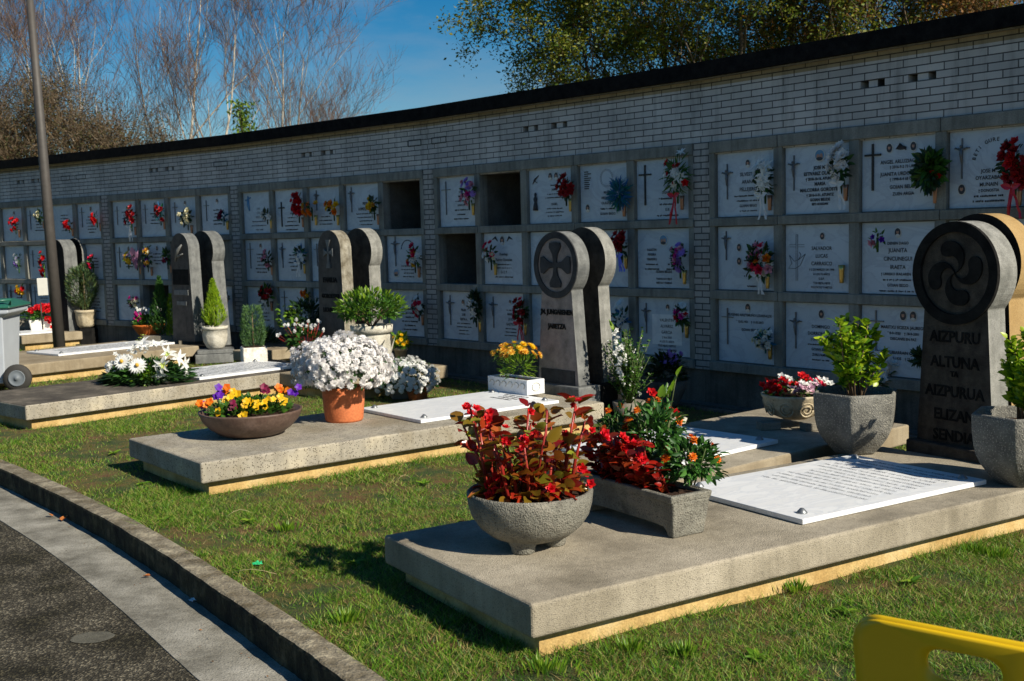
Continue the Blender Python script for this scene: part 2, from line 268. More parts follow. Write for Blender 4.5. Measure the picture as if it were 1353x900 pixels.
# ------------------------------------------------------------------ mesh builder
def Rz(a):
    c, s = math.cos(a), math.sin(a); return np.array([[c,-s,0],[s,c,0],[0,0,1.0]])
def Rx(a):
    c, s = math.cos(a), math.sin(a); return np.array([[1.0,0,0],[0,c,-s],[0,s,c]])
def Ry(a):
    c, s = math.cos(a), math.sin(a); return np.array([[c,0,s],[0,1.0,0],[-s,0,c]])
class MB:
    def __init__(s): s.V=[]; s.F=[]; s.n=0
    def add(s, V, F, mat=0, R=None, T=None, smooth=False):
        V = np.asarray(V, float).reshape(-1,3)
        if R is not None: V = V @ np.asarray(R).T
        if T is not None: V = V + np.asarray(T, float)
        s.V.append(V)
        if isinstance(F, np.ndarray): s.F.append((F + s.n, mat, smooth))
        else:
            by = {}
            for f in F: by.setdefault(len(f), []).append(f)
            for k, fs in by.items(): s.F.append((np.array(fs) + s.n, mat, smooth))
        s.n += len(V); return s
    def box(s, x0,x1,y0,y1,z0,z1, mat=0, R=None, T=None):
        V = [(x,y,z) for z in (z0,z1) for y in (y0,y1) for x in (x0,x1)]
        F = [(0,2,3,1),(4,5,7,6),(0,1,5,4),(2,6,7,3),(0,4,6,2),(1,3,7,5)]
        return s.add(V, F, mat, R, T)
    def lathe(s, prof, n=32, mat=0, R=None, T=None, smooth=True, phase=0.0, ripple=None):
        k = len(prof); V = []
        for i in range(n):
            a = 2*math.pi*i/n + phase
            for j,(r,z) in enumerate(prof):
                rr = r*(1 + (ripple(a, z) if ripple else 0)); V.append((rr*math.cos(a), rr*math.sin(a), z))
        F = []
        for i in range(n):
            i2 = (i+1)%n
            for j in range(k-1): F.append((i*k+j, i2*k+j, i2*k+j+1, i*k+j+1))
        return s.add(V, F, mat, R, T, smooth)
    def tube(s, pts, rads, n=6, mat=0, smooth=True, cap=True):
        pts = [np.array(p, float) for p in pts]; V = []; k = len(pts)
        up = np.array([0,0,1.0])
        for i,p in enumerate(pts):
            d = pts[min(i+1,k-1)] - pts[max(i-1,0)]; d = d/(np.linalg.norm(d)+1e-9)
            a = np.cross(d, up if abs(d[2]) < 0.95 else np.array([1.0,0,0])); a /= np.linalg.norm(a)+1e-9; b = np.cross(d, a)
            for j in range(n):
                t = 2*math.pi*j/n; V.append(p + rads[i]*(math.cos(t)*a + math.sin(t)*b))
        F = [(i*n+j, (i+1)*n+j, (i+1)*n+(j+1)%n, i*n+(j+1)%n) for i in range(k-1) for j in range(n)]
        if cap and n > 2: F += [tuple(range(n)), tuple((k-1)*n + j for j in reversed(range(n)))]
        return s.add(V, F, mat, smooth=smooth)
    def prism(s, outline, y0, y1, mat_front=0, mat_side=0, R=None, T=None, mat_back=None):
        """outline in x,z; extruded along y (front at y0)"""
        n = len(outline)
        V = [(x,y0,z) for x,z in outline] + [(x,y1,z) for x,z in outline]
        s.add(V, [tuple(range(n))], mat_front, R, T)
        s.add(V, [tuple(range(2*n-1, n-1, -1))], mat_side if mat_back is None else mat_back, R, T)
        s.add(V, [(i, n+i, n+(i+1)%n, (i+1)%n) for i in range(n)], mat_side, R, T)
        return s
    def scatter(s, tpl, Rs, Ts, mat=0, smooth=False):
        V, F = tpl; k = len(V); n = len(Ts)
        if n == 0: return s
        P = np.einsum('nij,kj->nki', np.asarray(Rs), V) + np.asarray(Ts)[:,None,:]
        FF = (F[None] + (np.arange(n)*k)[:,None,None]).reshape(-1, F.shape[1])
        return s.add(P.reshape(-1,3), FF, mat, smooth=smooth)
    def build(s, name, mats, parent=None, smooth=None, wallco=None):
        me = bpy.data.meshes.new(name)
        V = np.concatenate(s.V) if s.V else np.zeros((0,3))
        li = []; ls = []; mi = []; sm = []; c = 0
        for F, mt, smo in s.F:
            m_, k = F.shape
            li.append(F.reshape(-1)); ls.append(c + np.arange(m_)*k); c += m_*k
            mi.append(np.full(m_, mt)); sm.append(np.full(m_, smo if smooth is None else smooth))
        li = np.concatenate(li).astype(np.int32); ls = np.concatenate(ls).astype(np.int32)
        me.vertices.add(len(V)); me.vertices.foreach_set('co', V.astype(np.float32).ravel())
        me.loops.add(len(li)); me.loops.foreach_set('vertex_index', li)
        me.polygons.add(len(ls)); me.polygons.foreach_set('loop_start', ls)
        me.polygons.foreach_set('material_index', np.concatenate(mi).astype(np.int32))
        me.polygons.foreach_set('use_smooth', np.concatenate(sm).astype(bool))
        me.update(calc_edges=True); me.validate()
        for m_ in (mats if isinstance(mats, (list,tuple)) else [mats]): me.materials.append(M[m_] if isinstance(m_, str) else m_)
        if wallco is not None:
            a = me.attributes.new('wallco', 'FLOAT_VECTOR', 'POINT')
            W = wallco(np.array([v.co[:] for v in me.vertices])); a.data.foreach_set('vector', W.astype(np.float32).ravel())
        o = bpy.data.objects.new(name, me); COL.objects.link(o)
        if parent is not None: o.parent = parent
        return o
def bevel(o, w, seg=2):
    b = o.modifiers.new('bevel', 'BEVEL'); b.width = w; b.segments = seg; b.limit_method = 'ANGLE'; b.angle_limit = rad(40)
    return o
def tag(o, label=None, cat=None, group=None, kind=None):
    if label: o['label'] = label
    if cat: o['category'] = cat
    if group: o['group'] = group
    if kind: o['kind'] = kind
    return o
def thing(name, label, cat, loc=(0,0,0), rz=0.0, group=None):
    o = bpy.data.objects.new(name, None); COL.objects.link(o); o.empty_display_size = 0.1
    o.location = loc; o.rotation_euler = (0,0,rz)
    return tag(o, label, cat, group)
def text_geo(body, size, align='CENTER', extrude=0.0, bold=0.0, spacing=1.0):
    c = bpy.data.curves.new('t', 'FONT'); c.body = body; c.size = size; c.align_x = align; c.extrude = extrude; c.offset = bold; c.space_line = spacing; c.resolution_u = 2
    o = bpy.data.objects.new('t', c); COL.objects.link(o)
    bpy.context.view_layer.update()
    me = o.to_mesh(); V = np.array([v.co[:] for v in me.vertices]).reshape(-1,3); F = [tuple(p.vertices) for p in me.polygons]
    o.to_mesh_clear(); bpy.data.objects.remove(o); bpy.data.curves.remove(c)
    return V, F

# ------------------------------------------------------------------ plant templates (triangles); leaf grows along +y, normal +z
def leaf_tpl(w=0.5, fold=0.08, droop=0.15, rows=3, tipy=1.0):
    V = [(0,0,0)]; prof = {1:[0.5], 2:[0.33,0.7], 3:[0.2,0.5,0.8], 4:[0.15,0.38,0.62,0.84]}[rows]
    wid = lambda t: math.sin(math.pi*min(1,t**0.75))**0.8
    for t in prof:
        z = -droop*t*t; ww = w*0.5*wid(t); V += [(-ww,t,z+fold),(0,t,z),(ww,t,z+fold)]
    V.append((0,tipy,-droop)); F = []
    F += [(0,2,1),(0,3,2)]
    for i in range(len(prof)-1):
        a = 1+3*i; b = a+3
        F += [(a,a+1,b+1),(a,b+1,b),(a+1,a+2,b+2),(a+1,b+2,b+1)]
    a = 1+3*(len(prof)-1); T = len(V)-1
    F += [(a,a+1,T),(a+1,a+2,T)]
    return np.array(V), np.array(F)
def combine(parts):
    V = []; F = []; n = 0
    for v, f in parts: V.append(v); F.append(f+n); n += len(v)
    return np.concatenate(V), np.concatenate(F)
def xf(t, R, T=(0,0,0), S=1.0): return (t[0]*S) @ np.asarray(R).T + np.asarray(T), t[1]
def rosette(layers, petal):
    """layers: (count, length, tilt from horizontal, z); blossom faces +z"""
    parts = []
    for k,(n,l,tilt,z) in enumerate(layers):
        for i in range(n):
            a = 2*math.pi*(i + 0.37*k)/n
            parts.append(xf(petal, Rz(a) @ Rx(tilt), (0,0,z), l))
    return combine(parts)
def ball_tpl(seg=6, ring=3):
    V = [(0,0,1)]; F = []
    for r in range(1, ring+1):
        th = math.pi*r/(ring+1)
        for i in range(seg): V.append((math.sin(th)*math.cos(2*math.pi*i/seg), math.sin(th)*math.sin(2*math.pi*i/seg), math.cos(th)))
    V.append((0,0,-1)); T = len(V)-1
    for i in range(seg): F.append((0, 1+i, 1+(i+1)%seg))
    for r in range(ring-1):
        for i in range(seg):
            a = 1+r*seg+i; b = 1+r*seg+(i+1)%seg; F += [(a,a+seg,b+seg),(a,b+seg,b)]
    for i in range(seg): F.append((T, 1+(ring-1)*seg+(i+1)%seg, 1+(ring-1)*seg+i))
    return np.array(V, float), np.array(F)
petal_w = leaf_tpl(0.8, 0.06, -0.12, 2); petal_n = leaf_tpl(0.28, 0.02, 0.05, 2); petal_l = leaf_tpl(0.42, 0.10, 0.45, 3); petal_r = leaf_tpl(1.0, 0.03, 0.05, 2)
T = {}
T['leaf'] = leaf_tpl(0.42, 0.07, 0.2, 3); T['leafw'] = leaf_tpl(0.62, 0.06, 0.2, 3); T['ovate'] = leaf_tpl(0.72, 0.10, 0.25, 4)
T['needle'] = leaf_tpl(0.14, 0.01, 0.05, 1); T['blade'] = leaf_tpl(0.16, 0.02, 0.35, 3); T['small'] = leaf_tpl(0.5, 0.05, 0.1, 1)
T['rose'] = rosette([(5,1.0,0.35,0),(5,0.8,0.8,0.02),(4,0.55,1.15,0.04)], petal_w)
T['mum'] = rosette([(9,1.0,0.15,0),(8,0.85,0.55,0.02),(6,0.6,1.0,0.04)], leaf_tpl(0.42,0.03,-0.1,1))
T['pom'] = rosette([(9,1.0,-0.1,0),(8,0.9,0.35,0.1),(7,0.7,0.8,0.2),(4,0.4,1.2,0.25)], leaf_tpl(0.55,0.05,0.1,1))
T['daisy'] = rosette([(16,1.0,0.1,0),(14,0.92,0.22,0.02)], petal_n)
T['lily'] = rosette([(3,1.0,0.75,0),(3,1.0,0.6,0)], petal_l)
T['five'] = rosette([(5,1.0,0.25,0)], petal_r)
T['pansy'] = rosette([(5,1.0,0.12,0),(4,0.85,0.3,0.03)], petal_r)
T['cyclamen'] = rosette([(5,1.0,1.25,0)], petal_w)
T['ball'] = ball_tpl(); T['pom'] = rosette([(8,1.0,0.0,0),(8,.92,.45,.1),(7,.72,.9,.2),(4,.42,1.25,.25)], leaf_tpl(.72,.04,.1,1))
def dirR(d, roll=None, n=None):
    """rotation matrices whose +z maps to d (n,3)"""
    d = np.asarray(d, float).reshape(-1,3); d = d/np.linalg.norm(d, axis=1, keepdims=True)
    h = np.where(np.abs(d[:,2:3]) < 0.9, np.array([[0,0,1.0]]), np.array([[1.0,0,0]]))
    x = np.cross(h, d); x /= np.linalg.norm(x, axis=1, keepdims=True); y = np.cross(d, x)
    a = RNG.uniform(0, 2*math.pi, len(d)) if roll is None else np.full(len(d), roll)
    ca, sa = np.cos(a)[:,None], np.sin(a)[:,None]
    X = ca*x + sa*y; Y = -sa*x + ca*y
    return np.stack([X, Y, d], axis=2)
def alongR(d, up=None, jit=0.5):
    """rotation matrices whose +y (leaf axis) maps to d, normal roughly up"""
    d = np.asarray(d, float).reshape(-1,3); d = d/np.linalg.norm(d, axis=1, keepdims=True)
    u = np.array([[0,0,1.0]]) + RNG.normal(0, jit, d.shape) if up is None else np.asarray(up) + RNG.normal(0, jit, d.shape)
    x = np.cross(d, u); x /= np.linalg.norm(x, axis=1, keepdims=True)+1e-9; z = np.cross(x, d)
    return np.stack([x, d, z], axis=2)
def scl(R, s): return R*np.asarray(s).reshape(-1,1,1)
def rdir(n, zmin=-1.0):
    v = RNG.normal(size=(n*3+12,3)); v /= np.linalg.norm(v, axis=1, keepdims=True); v = v[v[:,2] > zmin]
    while len(v) < n: v = np.concatenate([v, v])
    return v[:n]

# ------------------------------------------------------------------ wall geometry: bays between the brick pillars, bent 4-5 degrees at each
TH = dict(A=rad(-36.555), B=rad(-38.449), C=rad(-43.001), D=rad(-47.731), E=rad(-51.856))
NODE = dict(P0=(-11.061,23.606), P1=(-7.363,20.863), P2=(-4.439,18.542), P3=(-1.071,15.401), P4=(2.026,11.994), P5=(5.408,7.687))
BAYS = dict(A=('P0','P1',5), B=('P1','P2',4), C=('P2','P3',5), D=('P3','P4',5), E=('P4','P5',6))
NW, NE, NJ, NP = 0.87152, 0.21365, 0.06886, 0.10424
ZC, ZT, L1T, L1B, L2T, L2B, STP, SBT = 3.398, 2.831, 2.046, 1.958, 1.296, 1.203, 0.55, 0.451
ZB1 = 2.712   # underside of the top band
def bayM(b):
    p = NODE[BAYS[b][0]]; return Rz(TH[b]), np.array([p[0], p[1], 0.0])
def wp(b, px, py, off=0.0):
    """photo pixel -> (s, z) on the plane local y = off of bay b"""
    R, T0 = bayM(b); r = ray(px, py); o = np.array([0,0,CH]) - T0
    ol = R.T @ o; rl = R.T @ r; t = (off - ol[1])/rl[1]; q = ol + t*rl
    return q[0], q[2]
wall = thing('niche_wall', 'long curved burial niche wall of pale brick with rows of marble plaques', 'wall')
baylen = {b: float(np.linalg.norm(np.array(NODE[v[1]]) - np.array(NODE[v[0]]))) for b, v in BAYS.items()}
def wplace(o, b):
    R, T0 = bayM(b); o.location = T0; o.rotation_euler = (0,0,TH[b]); return o
def wallco_bay(zoff):
    return lambda V: np.stack([V[:,0], V[:,2]-zoff, V[:,1]], axis=1)
# open brick vents: measured units (bay, px0, px1, py)
VENTS = dict(E=[(1137,1169,112),(1200,1237,104)], D=[(691,711,174),(728,749,169)], C=[(398,412,207),(424,440,205)], B=[(197,209,227),(218,230,225)], A=[(22,32,242),(41,52,240)])
FILLED = [('A',81,92,237),('A',101,113,236),('B',283,300,219),('B',311,324,217),('C',540,556,194),('D',571,589,188)]
RZV = ZT + CRS*5
for b,(p0,p1,n) in BAYS.items():
    Lb = baylen[b]; bx0, bx1 = -0.004, Lb+0.004
    g = MB(); holes = []
    for a,c,py in VENTS[b]:
        s0 = wp(b,a,py,0.02)[0]; s1 = wp(b,c,py,0.02)[0]; w = s1-s0
        holes.append((s0,s1))
    g.box(bx0,bx1,0.02,0.2,ZT-0.13,RZV); g.box(bx0,bx1,0.02,0.2,RZV+CRS,3.51)
    x = bx0
    for s0,s1 in sorted(holes):
        hw = (s1-s0)*0.31
        g.box(x,s0,0.02,0.2,RZV,RZV+CRS); g.box(s0+hw,s1-hw,0.035,0.2,RZV,RZV+CRS); x = s1
    g.box(x,bx1,0.02,0.2,RZV,RZV+CRS)
    wplace(g.build('brick_course', 'brick', wall, wallco=wallco_bay(ZT)), b)
    for bb,a,c,py in FILLED:
        if bb != b: continue
        s0 = wp(b,a,py,0.02)[0]; s1 = wp(b,c,py,0.02)[0]; q = MB()
        for e in ((s0-.012,s0,RZV-.01,RZV+CRS+.01),(s1,s1+.012,RZV-.01,RZV+CRS+.01),(s0,s1,RZV-.012,RZV-.002),(s0,s1,RZV+CRS+.002,RZV+CRS+.012)): q.box(e[0],e[1],0.0165,0.03,e[2],e[3])
        wplace(q.build('vent_outline', 'iron', wall), b)
    # ledges, band, sill
    x0, x1 = NE/2, Lb-NE/2
    def ledge(name, z0, z1, y0=-0.012, cut=True):
        q = MB(); xs = [x0]
        if cut:
            k = 1
            while k < n: xs.append(x0+NJ+k*NW-NP/2); k += 2
        xs.append(x1)
        for a_, c_ in zip(xs[:-1], xs[1:]): q.box(a_+0.003,c_-0.003,y0,0.12,z0,z1)
        bevel(wplace(q.build(name, 'wall_concrete', wall), b), 0.006, 1)
    ledge('top_band', ZB1, ZT); ledge('ledge', L1B, L1T); ledge('ledge', L2B, L2T); ledge('sill', SBT, STP, -0.03, False)
    # posts and jambs
    for k in range(n+1):
        for z0,z1 in ((STP,L2B),(L2T,L1B),(L1T,ZB1)):
            if k == 0: a_, c_ = x0, x0+NJ
            elif k == n: a_, c_ = x1-NJ, x1
            else: a_ = x0+NJ+k*NW-NP; c_ = a_+NP
            q = MB().box(a_,c_,0,0.14,z0+0.001,z1-0.001); wplace(q.build('niche_post', 'wall_concrete', wall), b)
    # solid back of the bay
    q = MB().box(bx0,bx1,0.95,1.25,-0.1,3.5); wplace(q.build('back_wall', 'wall_concrete', wall), b)
    q = MB().box(bx0,bx1,0.02,0.25,-0.1,SBT); wplace(q.build('wall_foot', 'base_concrete', wall), b)
for nd in ('P1','P2','P3','P4','P5','P0'):
    bl = {'P1':'B','P2':'C','P3':'D','P4':'E','P5':'E','P0':'A'}[nd]; br = {'P1':'A','P2':'B','P3':'C','P4':'D','P5':'E','P0':'A'}[nd]
    a = (TH[bl]+TH[br])/2; q = MB().box(-NE/2,NE/2,-0.004,0.13,SBT,ZT+0.002)
    o = q.build('brick_pillar', 'brick_pillar', wall, wallco=lambda V: np.stack([V[:,0]+0.1, V[:,2]-ZT, V[:,1]], axis=1)); o.location = (*NODE[nd],0); o.rotation_euler = (0,0,a)
# mitred strips following the wall
def walloff(d, z, ext0=6.0, ext1=2.0):
    """polyline offset by d towards the camera"""
    ks = ['P0','P1','P2','P3','P4','P5']; P = [np.array(NODE[k]) for k in ks]
    t = [TH[b] for b in 'ABCDE']
    us = [np.array([math.cos(a), math.sin(a)]) for a in t]; ns = [np.array([math.sin(a), -math.cos(a)]) for a in t]
    out = []
    for i,p in enumerate(P):
        if i == 0: q = p + ns[0]*d - us[0]*ext0
        elif i == 5: q = p + ns[4]*d + us[4]*ext1
        else:
            m_ = ns[i-1]+ns[i]; m_ /= np.linalg.norm(m_); q = p + m_*d/np.dot(m_, ns[i])
        out.append(q)
    return out
def strip(name, d0, d1, z0, z1, mat, parent=None, line=walloff, **kw):
    A_, B_ = line(d0, 0), line(d1, 0); n = len(A_); V = []
    for a_,b_ in zip(A_,B_): V += [(a_[0],a_[1],z0),(b_[0],b_[1],z0),(b_[0],b_[1],z1),(a_[0],a_[1],z1)]
    F = []
    for i in range(n-1):
        for j in range(4): F.append((i*4+j, (i+1)*4+j, (i+1)*4+(j+1)%4, i*4+(j+1)%4))
    F += [(0,1,2,3), tuple((n-1)*4+j for j in (3,2,1,0))]
    return MB().add(V, F).build(name, mat, parent)
strip('roof_slab', -1.4, 0.085, 3.500, 3.595, 'bitumen', wall)
strip('roof_edge', 0.03, 0.10, 3.485, 3.645, 'bitumen', wall)
strip('soffit_course', -0.1, 0.035, 3.475, 3.504, 'wall_concrete', wall)

# ------------------------------------------------------------------ niche plaques
OPEN = {('C',5,1),('D',2,1),('D',1,2),('B',2,3)}
BLANK = {('B',4,2)}
ROWZ = {1:(L1T,ZB1), 2:(L2T,L1B), 3:(STP,L2B)}
def niche_x(b, c):
    a_ = NE/2+NJ+(c-1)*NW; return a_, a_+NW-NP
plaques = {}
def plaque(b, c, r):
    x0, x1 = niche_x(b,c); z0, z1 = ROWZ[r]
    R, T0 = bayM(b)
    if (b,c,r) in OPEN:
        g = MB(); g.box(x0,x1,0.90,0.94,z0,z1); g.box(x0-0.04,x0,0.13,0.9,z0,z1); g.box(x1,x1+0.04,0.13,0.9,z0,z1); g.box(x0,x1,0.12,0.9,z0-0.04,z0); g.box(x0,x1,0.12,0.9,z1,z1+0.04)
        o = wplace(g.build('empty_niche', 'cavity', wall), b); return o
    g = MB().box(x0+0.006,x1-0.006,0.045,0.10,z0+0.006,z1-0.006)
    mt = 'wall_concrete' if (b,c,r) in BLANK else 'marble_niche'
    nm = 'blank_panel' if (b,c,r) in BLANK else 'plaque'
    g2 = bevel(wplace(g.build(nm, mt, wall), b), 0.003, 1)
    plaques[(b,c,r)] = g2
    return g2
for b,(p0,p1,n) in BAYS.items():
    for c in range(1,n+1):
        for r in (1,2,3): plaque(b,c,r)
def subpart(key, mb, name, mats, smooth=None):
    """mesh in bay coordinates, child of that plaque"""
    return mb.build(name, mats, plaques[key], smooth=smooth)
FY = 0.0435
def crucifix(key, x, z, h, kind='corpus'):
    g = MB(); w = 0.009 if kind != 'big' else 0.018; m_ = h*0.40
    g.box(x-w/2,x+w/2,FY-0.014,FY,z-h/2,z+h/2); g.box(x-m_/2,x+m_/2,FY-0.014,FY,z+h*0.24,z+h*0.24+w)
    if kind == 'corpus':
        g.tube([(x,FY-.02,z+h*.24),(x,FY-.024,z+h*.1),(x+.005,FY-.02,z-h*.12)],[.012,.014,.007],5)
        g.tube([(x-m_*.4,FY-.02,z+h*.27),(x,FY-.022,z+h*.2),(x+m_*.4,FY-.02,z+h*.27)],[.006,.008,.006],4)
        g.add(T['ball'][0]*0.014,T['ball'][1],0,None,(x,FY-.026,z+h*.3))
    subpart(key, g, 'crucifix', 'bronze' if kind!='big' else 'iron')
def oval(g, x, z, rx, rz, y, mat, n=20, y1=None):
    ol = [(x+rx*math.cos(2*math.pi*i/n), z+rz*math.sin(2*math.pi*i/n)) for i in range(n)]
    g.prism(ol, y, y1 if y1 is not None else FY+0.002, mat, mat)
def portrait(key, x, z, r=0.035, kind='oval'):
    g = MB(); k = 1.35 if kind == 'oval' else 1.0
    oval(g, x, z, r, r*k, FY-0.006, 0)
    oval(g, x, z, r*0.86, r*k*0.86, FY-0.008, 2 if kind == 'oval' else 3)
    if kind == 'oval':
        oval(g, x, z+r*0.15, r*0.40, r*0.55, FY-0.0095, 1, 12); oval(g, x, z-r*k*0.55, r*0.62, r*0.38, FY-0.0094, 0 if random.random()<.4 else 2, 12)
        oval(g, x, z+r*0.6, r*0.42, r*0.25, FY-0.0105, 2, 10)
    else:
        oval(g, x-r*.3, z-r*.2, r*0.3, r*0.42, FY-0.0095, 1, 10); oval(g, x+r*.32, z-r*.15, r*0.3, r*0.45, FY-0.0095, 1, 10); oval(g, x, z-r*.55, r*.6, r*.3, FY-0.0105, 2, 10)
    subpart(key, g, 'portrait', ['photo_white','photo_skin','photo_dark','photo_blue'])
def inscription(key, lines, x, ztop, sizes=None, size=0.042, lead=1.45, mat='ink', bold=0.0008):
    g = MB(); z = ztop
    for i, l in enumerate(lines):
        sz = sizes[i] if sizes else size
        z -= sz*lead*0.72
        if isinstance(l, float):      # line too small to read in the photograph: word-length strokes of lettering
            w = l; xx = x - w/2
            while xx < x+w/2:
                k = random.uniform(0.008,0.013); g.box(xx,min(xx+k,x+w/2),FY-0.0025,FY-0.0005,z+(0 if random.random()<.8 else sz*.12),z+sz*random.uniform(.34,.5)); xx += k+(0.004 if random.random()<.82 else .016)
        elif l:
            V, F = text_geo(l, sz, 'CENTER', 0.0, bold)
            V = np.stack([V[:,0]*0.92+x, np.full(len(V), FY-0.0022), V[:,1]+z], axis=1)
            g.add(V, F)
        z -= sz*lead*0.28
    if g.n: subpart(key, g, 'inscription', mat)
def vase(key, x, z, mat='brass', h=0.15, w=0.05):
    g = MB(); pr = [(w*0.28,0),(w*0.33,0.004),(w*0.36,h*0.3),(w*0.42,h*0.7),(w*0.52,h),(w*0.46,h),(w*0.36,h*0.6)]
    g.lathe(pr, 10, 0, None, (x,0.008,z)); g.box(x-0.006,x+0.006,0.01,FY,z+h*0.3,z+h*0.36)
    subpart(key, g, 'flower_vase', mat)
def cx(key): a_, c_ = niche_x(key[0], key[1]); return (a_+c_)/2
def rz(key): return ROWZ[key[2]]
# default contents for every plaque, then the legible ones by hand
GEN = {}
for key in plaques:
    if key in BLANK: continue
    GEN[key] = True
def L_(key, lines, dx=0.04, top=0.15, **kw):
    GEN.pop(key, None); inscription(key, lines, cx(key)+dx, rz(key)[1]-top, **kw)
E1=('E',1,1);E2=('E',2,1);E3=('E',3,1);E4=('E',4,1)
L_(E1, ['SILVESTRE','ARANA','PELLEJERO',0.36,0.30,'GOIAN BEGO',0.22], 0.03, 0.20, sizes=[.052,.052,.052,.034,.034,.04,.028]); crucifix(E1,cx(E1)-0.24,rz(E1)[1]-0.30,0.36); portrait(E1,cx(E1)+0.03,rz(E1)[1]-0.13,0.032)
L_(E2, ['JOSE Mª','ESTIVARIZ OLASCO','† 2018-10-16. ATUNTZ','MARIA','MALCORRA GOROSTIDI','† 2016-3-31. ATUNTZ','GOIAN BEUDE','BETI GOGOAN'], 0.03, 0.20, sizes=[.046,.046,.036,.046,.046,.036,.038,.03], bold=0.0018, lead=1.2); crucifix(E2,cx(E2)-0.27,rz(E2)[1]-0.26,0.34); portrait(E2,cx(E2)+0.03,rz(E2)[1]-0.11,0.06,'round')
L_(E3, ['ANGEL ARLUZIAGA AZP','† 2016-9-2 73 URTE','','JUANITA URDOLA GARE','† 1998-8-4 68 URTE','','GOIAN BEUDE','','ZUEN ARGIA'], 0.05, 0.20, sizes=[.046,.036,.012,.046,.036,.02,.046,.01,.04], bold=0.001, lead=1.15); crucifix(E3,cx(E3)-0.26,rz(E3)[1]-0.26,0.42,'big'); portrait(E3,cx(E3)-0.09,rz(E3)[1]-0.10,0.033); portrait(E3,cx(E3)+0.15,rz(E3)[1]-0.10,0.033)
g = MB(); oval(g, cx(E3)+0.03, rz(E3)[1]-0.105, 0.05, 0.018, FY-0.006, 0, 14); g.tube([(cx(E3)-0.02,FY-.008,rz(E3)[1]-.115),(cx(E3)+.02,FY-.012,rz(E3)[1]-.075),(cx(E3)+.08,FY-.008,rz(E3)[1]-.125)],[.004,.014,.005],5); subpart(E3,g,'ornament','ink')
L_(E4, ['JOSE Mª','OYARZABAL','MUNAIN','† DONOSTIA',0.26,0.28], -0.02, 0.33, sizes=[.045,.045,.045,.034,.034,.034], lead=1.25); crucifix(E4,cx(E4)-0.26,rz(E4)[1]-0.24,0.34); portrait(E4,cx(E4)-0.26,rz(E4)[1]-0.50,0.036)
g = MB()
for i,chh in enumerate('BETI GURE ARTEAN'):
    if chh == ' ': continue
    a = rad(165 - i*150/15); V,F = text_geo(chh, 0.045, 'CENTER', 0, 0.0008); rr = 0.185
    V = np.stack([V[:,0], V[:,1]], 1); V = V @ np.array([[math.cos(a-math.pi/2), math.sin(a-math.pi/2)],[-math.sin(a-math.pi/2), math.cos(a-math.pi/2)]])
    V = np.stack([V[:,0]+cx(E4)+0.04+rr*math.cos(a), np.full(len(V),FY-0.0022), V[:,1]+rz(E4)[1]-0.30+rr*math.sin(a)],1); g.add(V,F)
subpart(E4,g,'inscription','ink')
k=('E',1,2); L_(k,['MARIA','',0.2,'','JOSE',0.2,'',0.12,0.30,0.16], 0.07,0.22,size=.036); crucifix(k,cx(k)-0.26,rz(k)[1]-0.20,0.30); portrait(k,cx(k)-0.09,rz(k)[1]-0.22,0.032); portrait(k,cx(k)-0.09,rz(k)[1]-0.36,0.032); vase(k,cx(k)+0.30,rz(k)[0]+0.03)
k=('E',2,2); L_(k,['SALVADOR','LUCAS','CARRASCO','† 2 DE MARZO DE 1998','A LOS 76 AÑOS','D.E.P.','TUS HIJOS, HIJOS','POLITICOS Y NIETOS'],0.05,0.20,sizes=[.05,.05,.05,.03,.03,.03,.028,.028]); portrait(k,cx(k)+0.06,rz(k)[1]-0.12,0.028); vase(k,cx(k)+0.30,rz(k)[0]+0.10,'brass',0.17,0.06)
g = MB(); x=cx(k)-.24; z=rz(k)[1]
for a_,c_,d_,e_ in ((x-.012,x-.008,z-.55,z-.10),(x+.008,x+.012,z-.55,z-.10),(x-.09,x-.012,z-.200,z-.196),(x+.012,x+.09,z-.200,z-.196),(x-.09,x-.012,z-.222,z-.218),(x+.012,x+.09,z-.222,z-.218),(x-.012,x+.012,z-.104,z-.100)): g.box(a_,c_,FY-.003,FY-.0005,d_,e_)
for P_ in ([(-.09,-.30),(-.03,-.36),(.02,-.345),(.10,-.29)],[(-.09,-.30),(-.06,-.38),(-.10,-.43),(-.02,-.43),(.04,-.40),(.10,-.29)],[(.02,-.345),(.05,-.30),(.03,-.27)]):
    g.tube([(x+a_,FY-.002,z+c_) for a_,c_ in P_],[.003]*len(P_),4)
subpart(k,g,'engraving','ink_grey')
k=('E',3,2); L_(k,['DENEN DAGO','JUANITA','CINCUNEGUI','IRAETA','† URREKO IRAILAREN 15',0.30,'GOIAN BEGO',0.38],0.0,0.17,sizes=[.036,.052,.052,.052,.034,.034,.038,.03]); portrait(k,cx(k)+0.0,rz(k)[1]-0.10,0.034)
k=('E',4,2); L_(k,[0.3,0.3,0.2,0.3],0.05,0.2)
k=('E',1,3); L_(k,['EUGENIO ARIZTIMUÑO LIZARRALDE','','* 12.02.1921    † 11.03.2013','','GOIAN BEGO'],0.04,0.13,sizes=[.037,.012,.034,.02,.038],bold=0.001); crucifix(k,cx(k)-.25,rz(k)[1]-.28,.38,'plain'); portrait(k,cx(k)+.02,rz(k)[1]-.08,.036)
k=('E',2,3); L_(k,['DOMINGO','DORRONSORO','† URRETXU 2003',0.3,'GOIAN BEGO','ZURE FAMILIA',0.2],0.04,0.20,sizes=[.046,.046,.034,.03,.038,.034,.03]); crucifix(k,cx(k)-.25,rz(k)[1]-.28,.36); portrait(k,cx(k)+.05,rz(k)[1]-.11,.034)
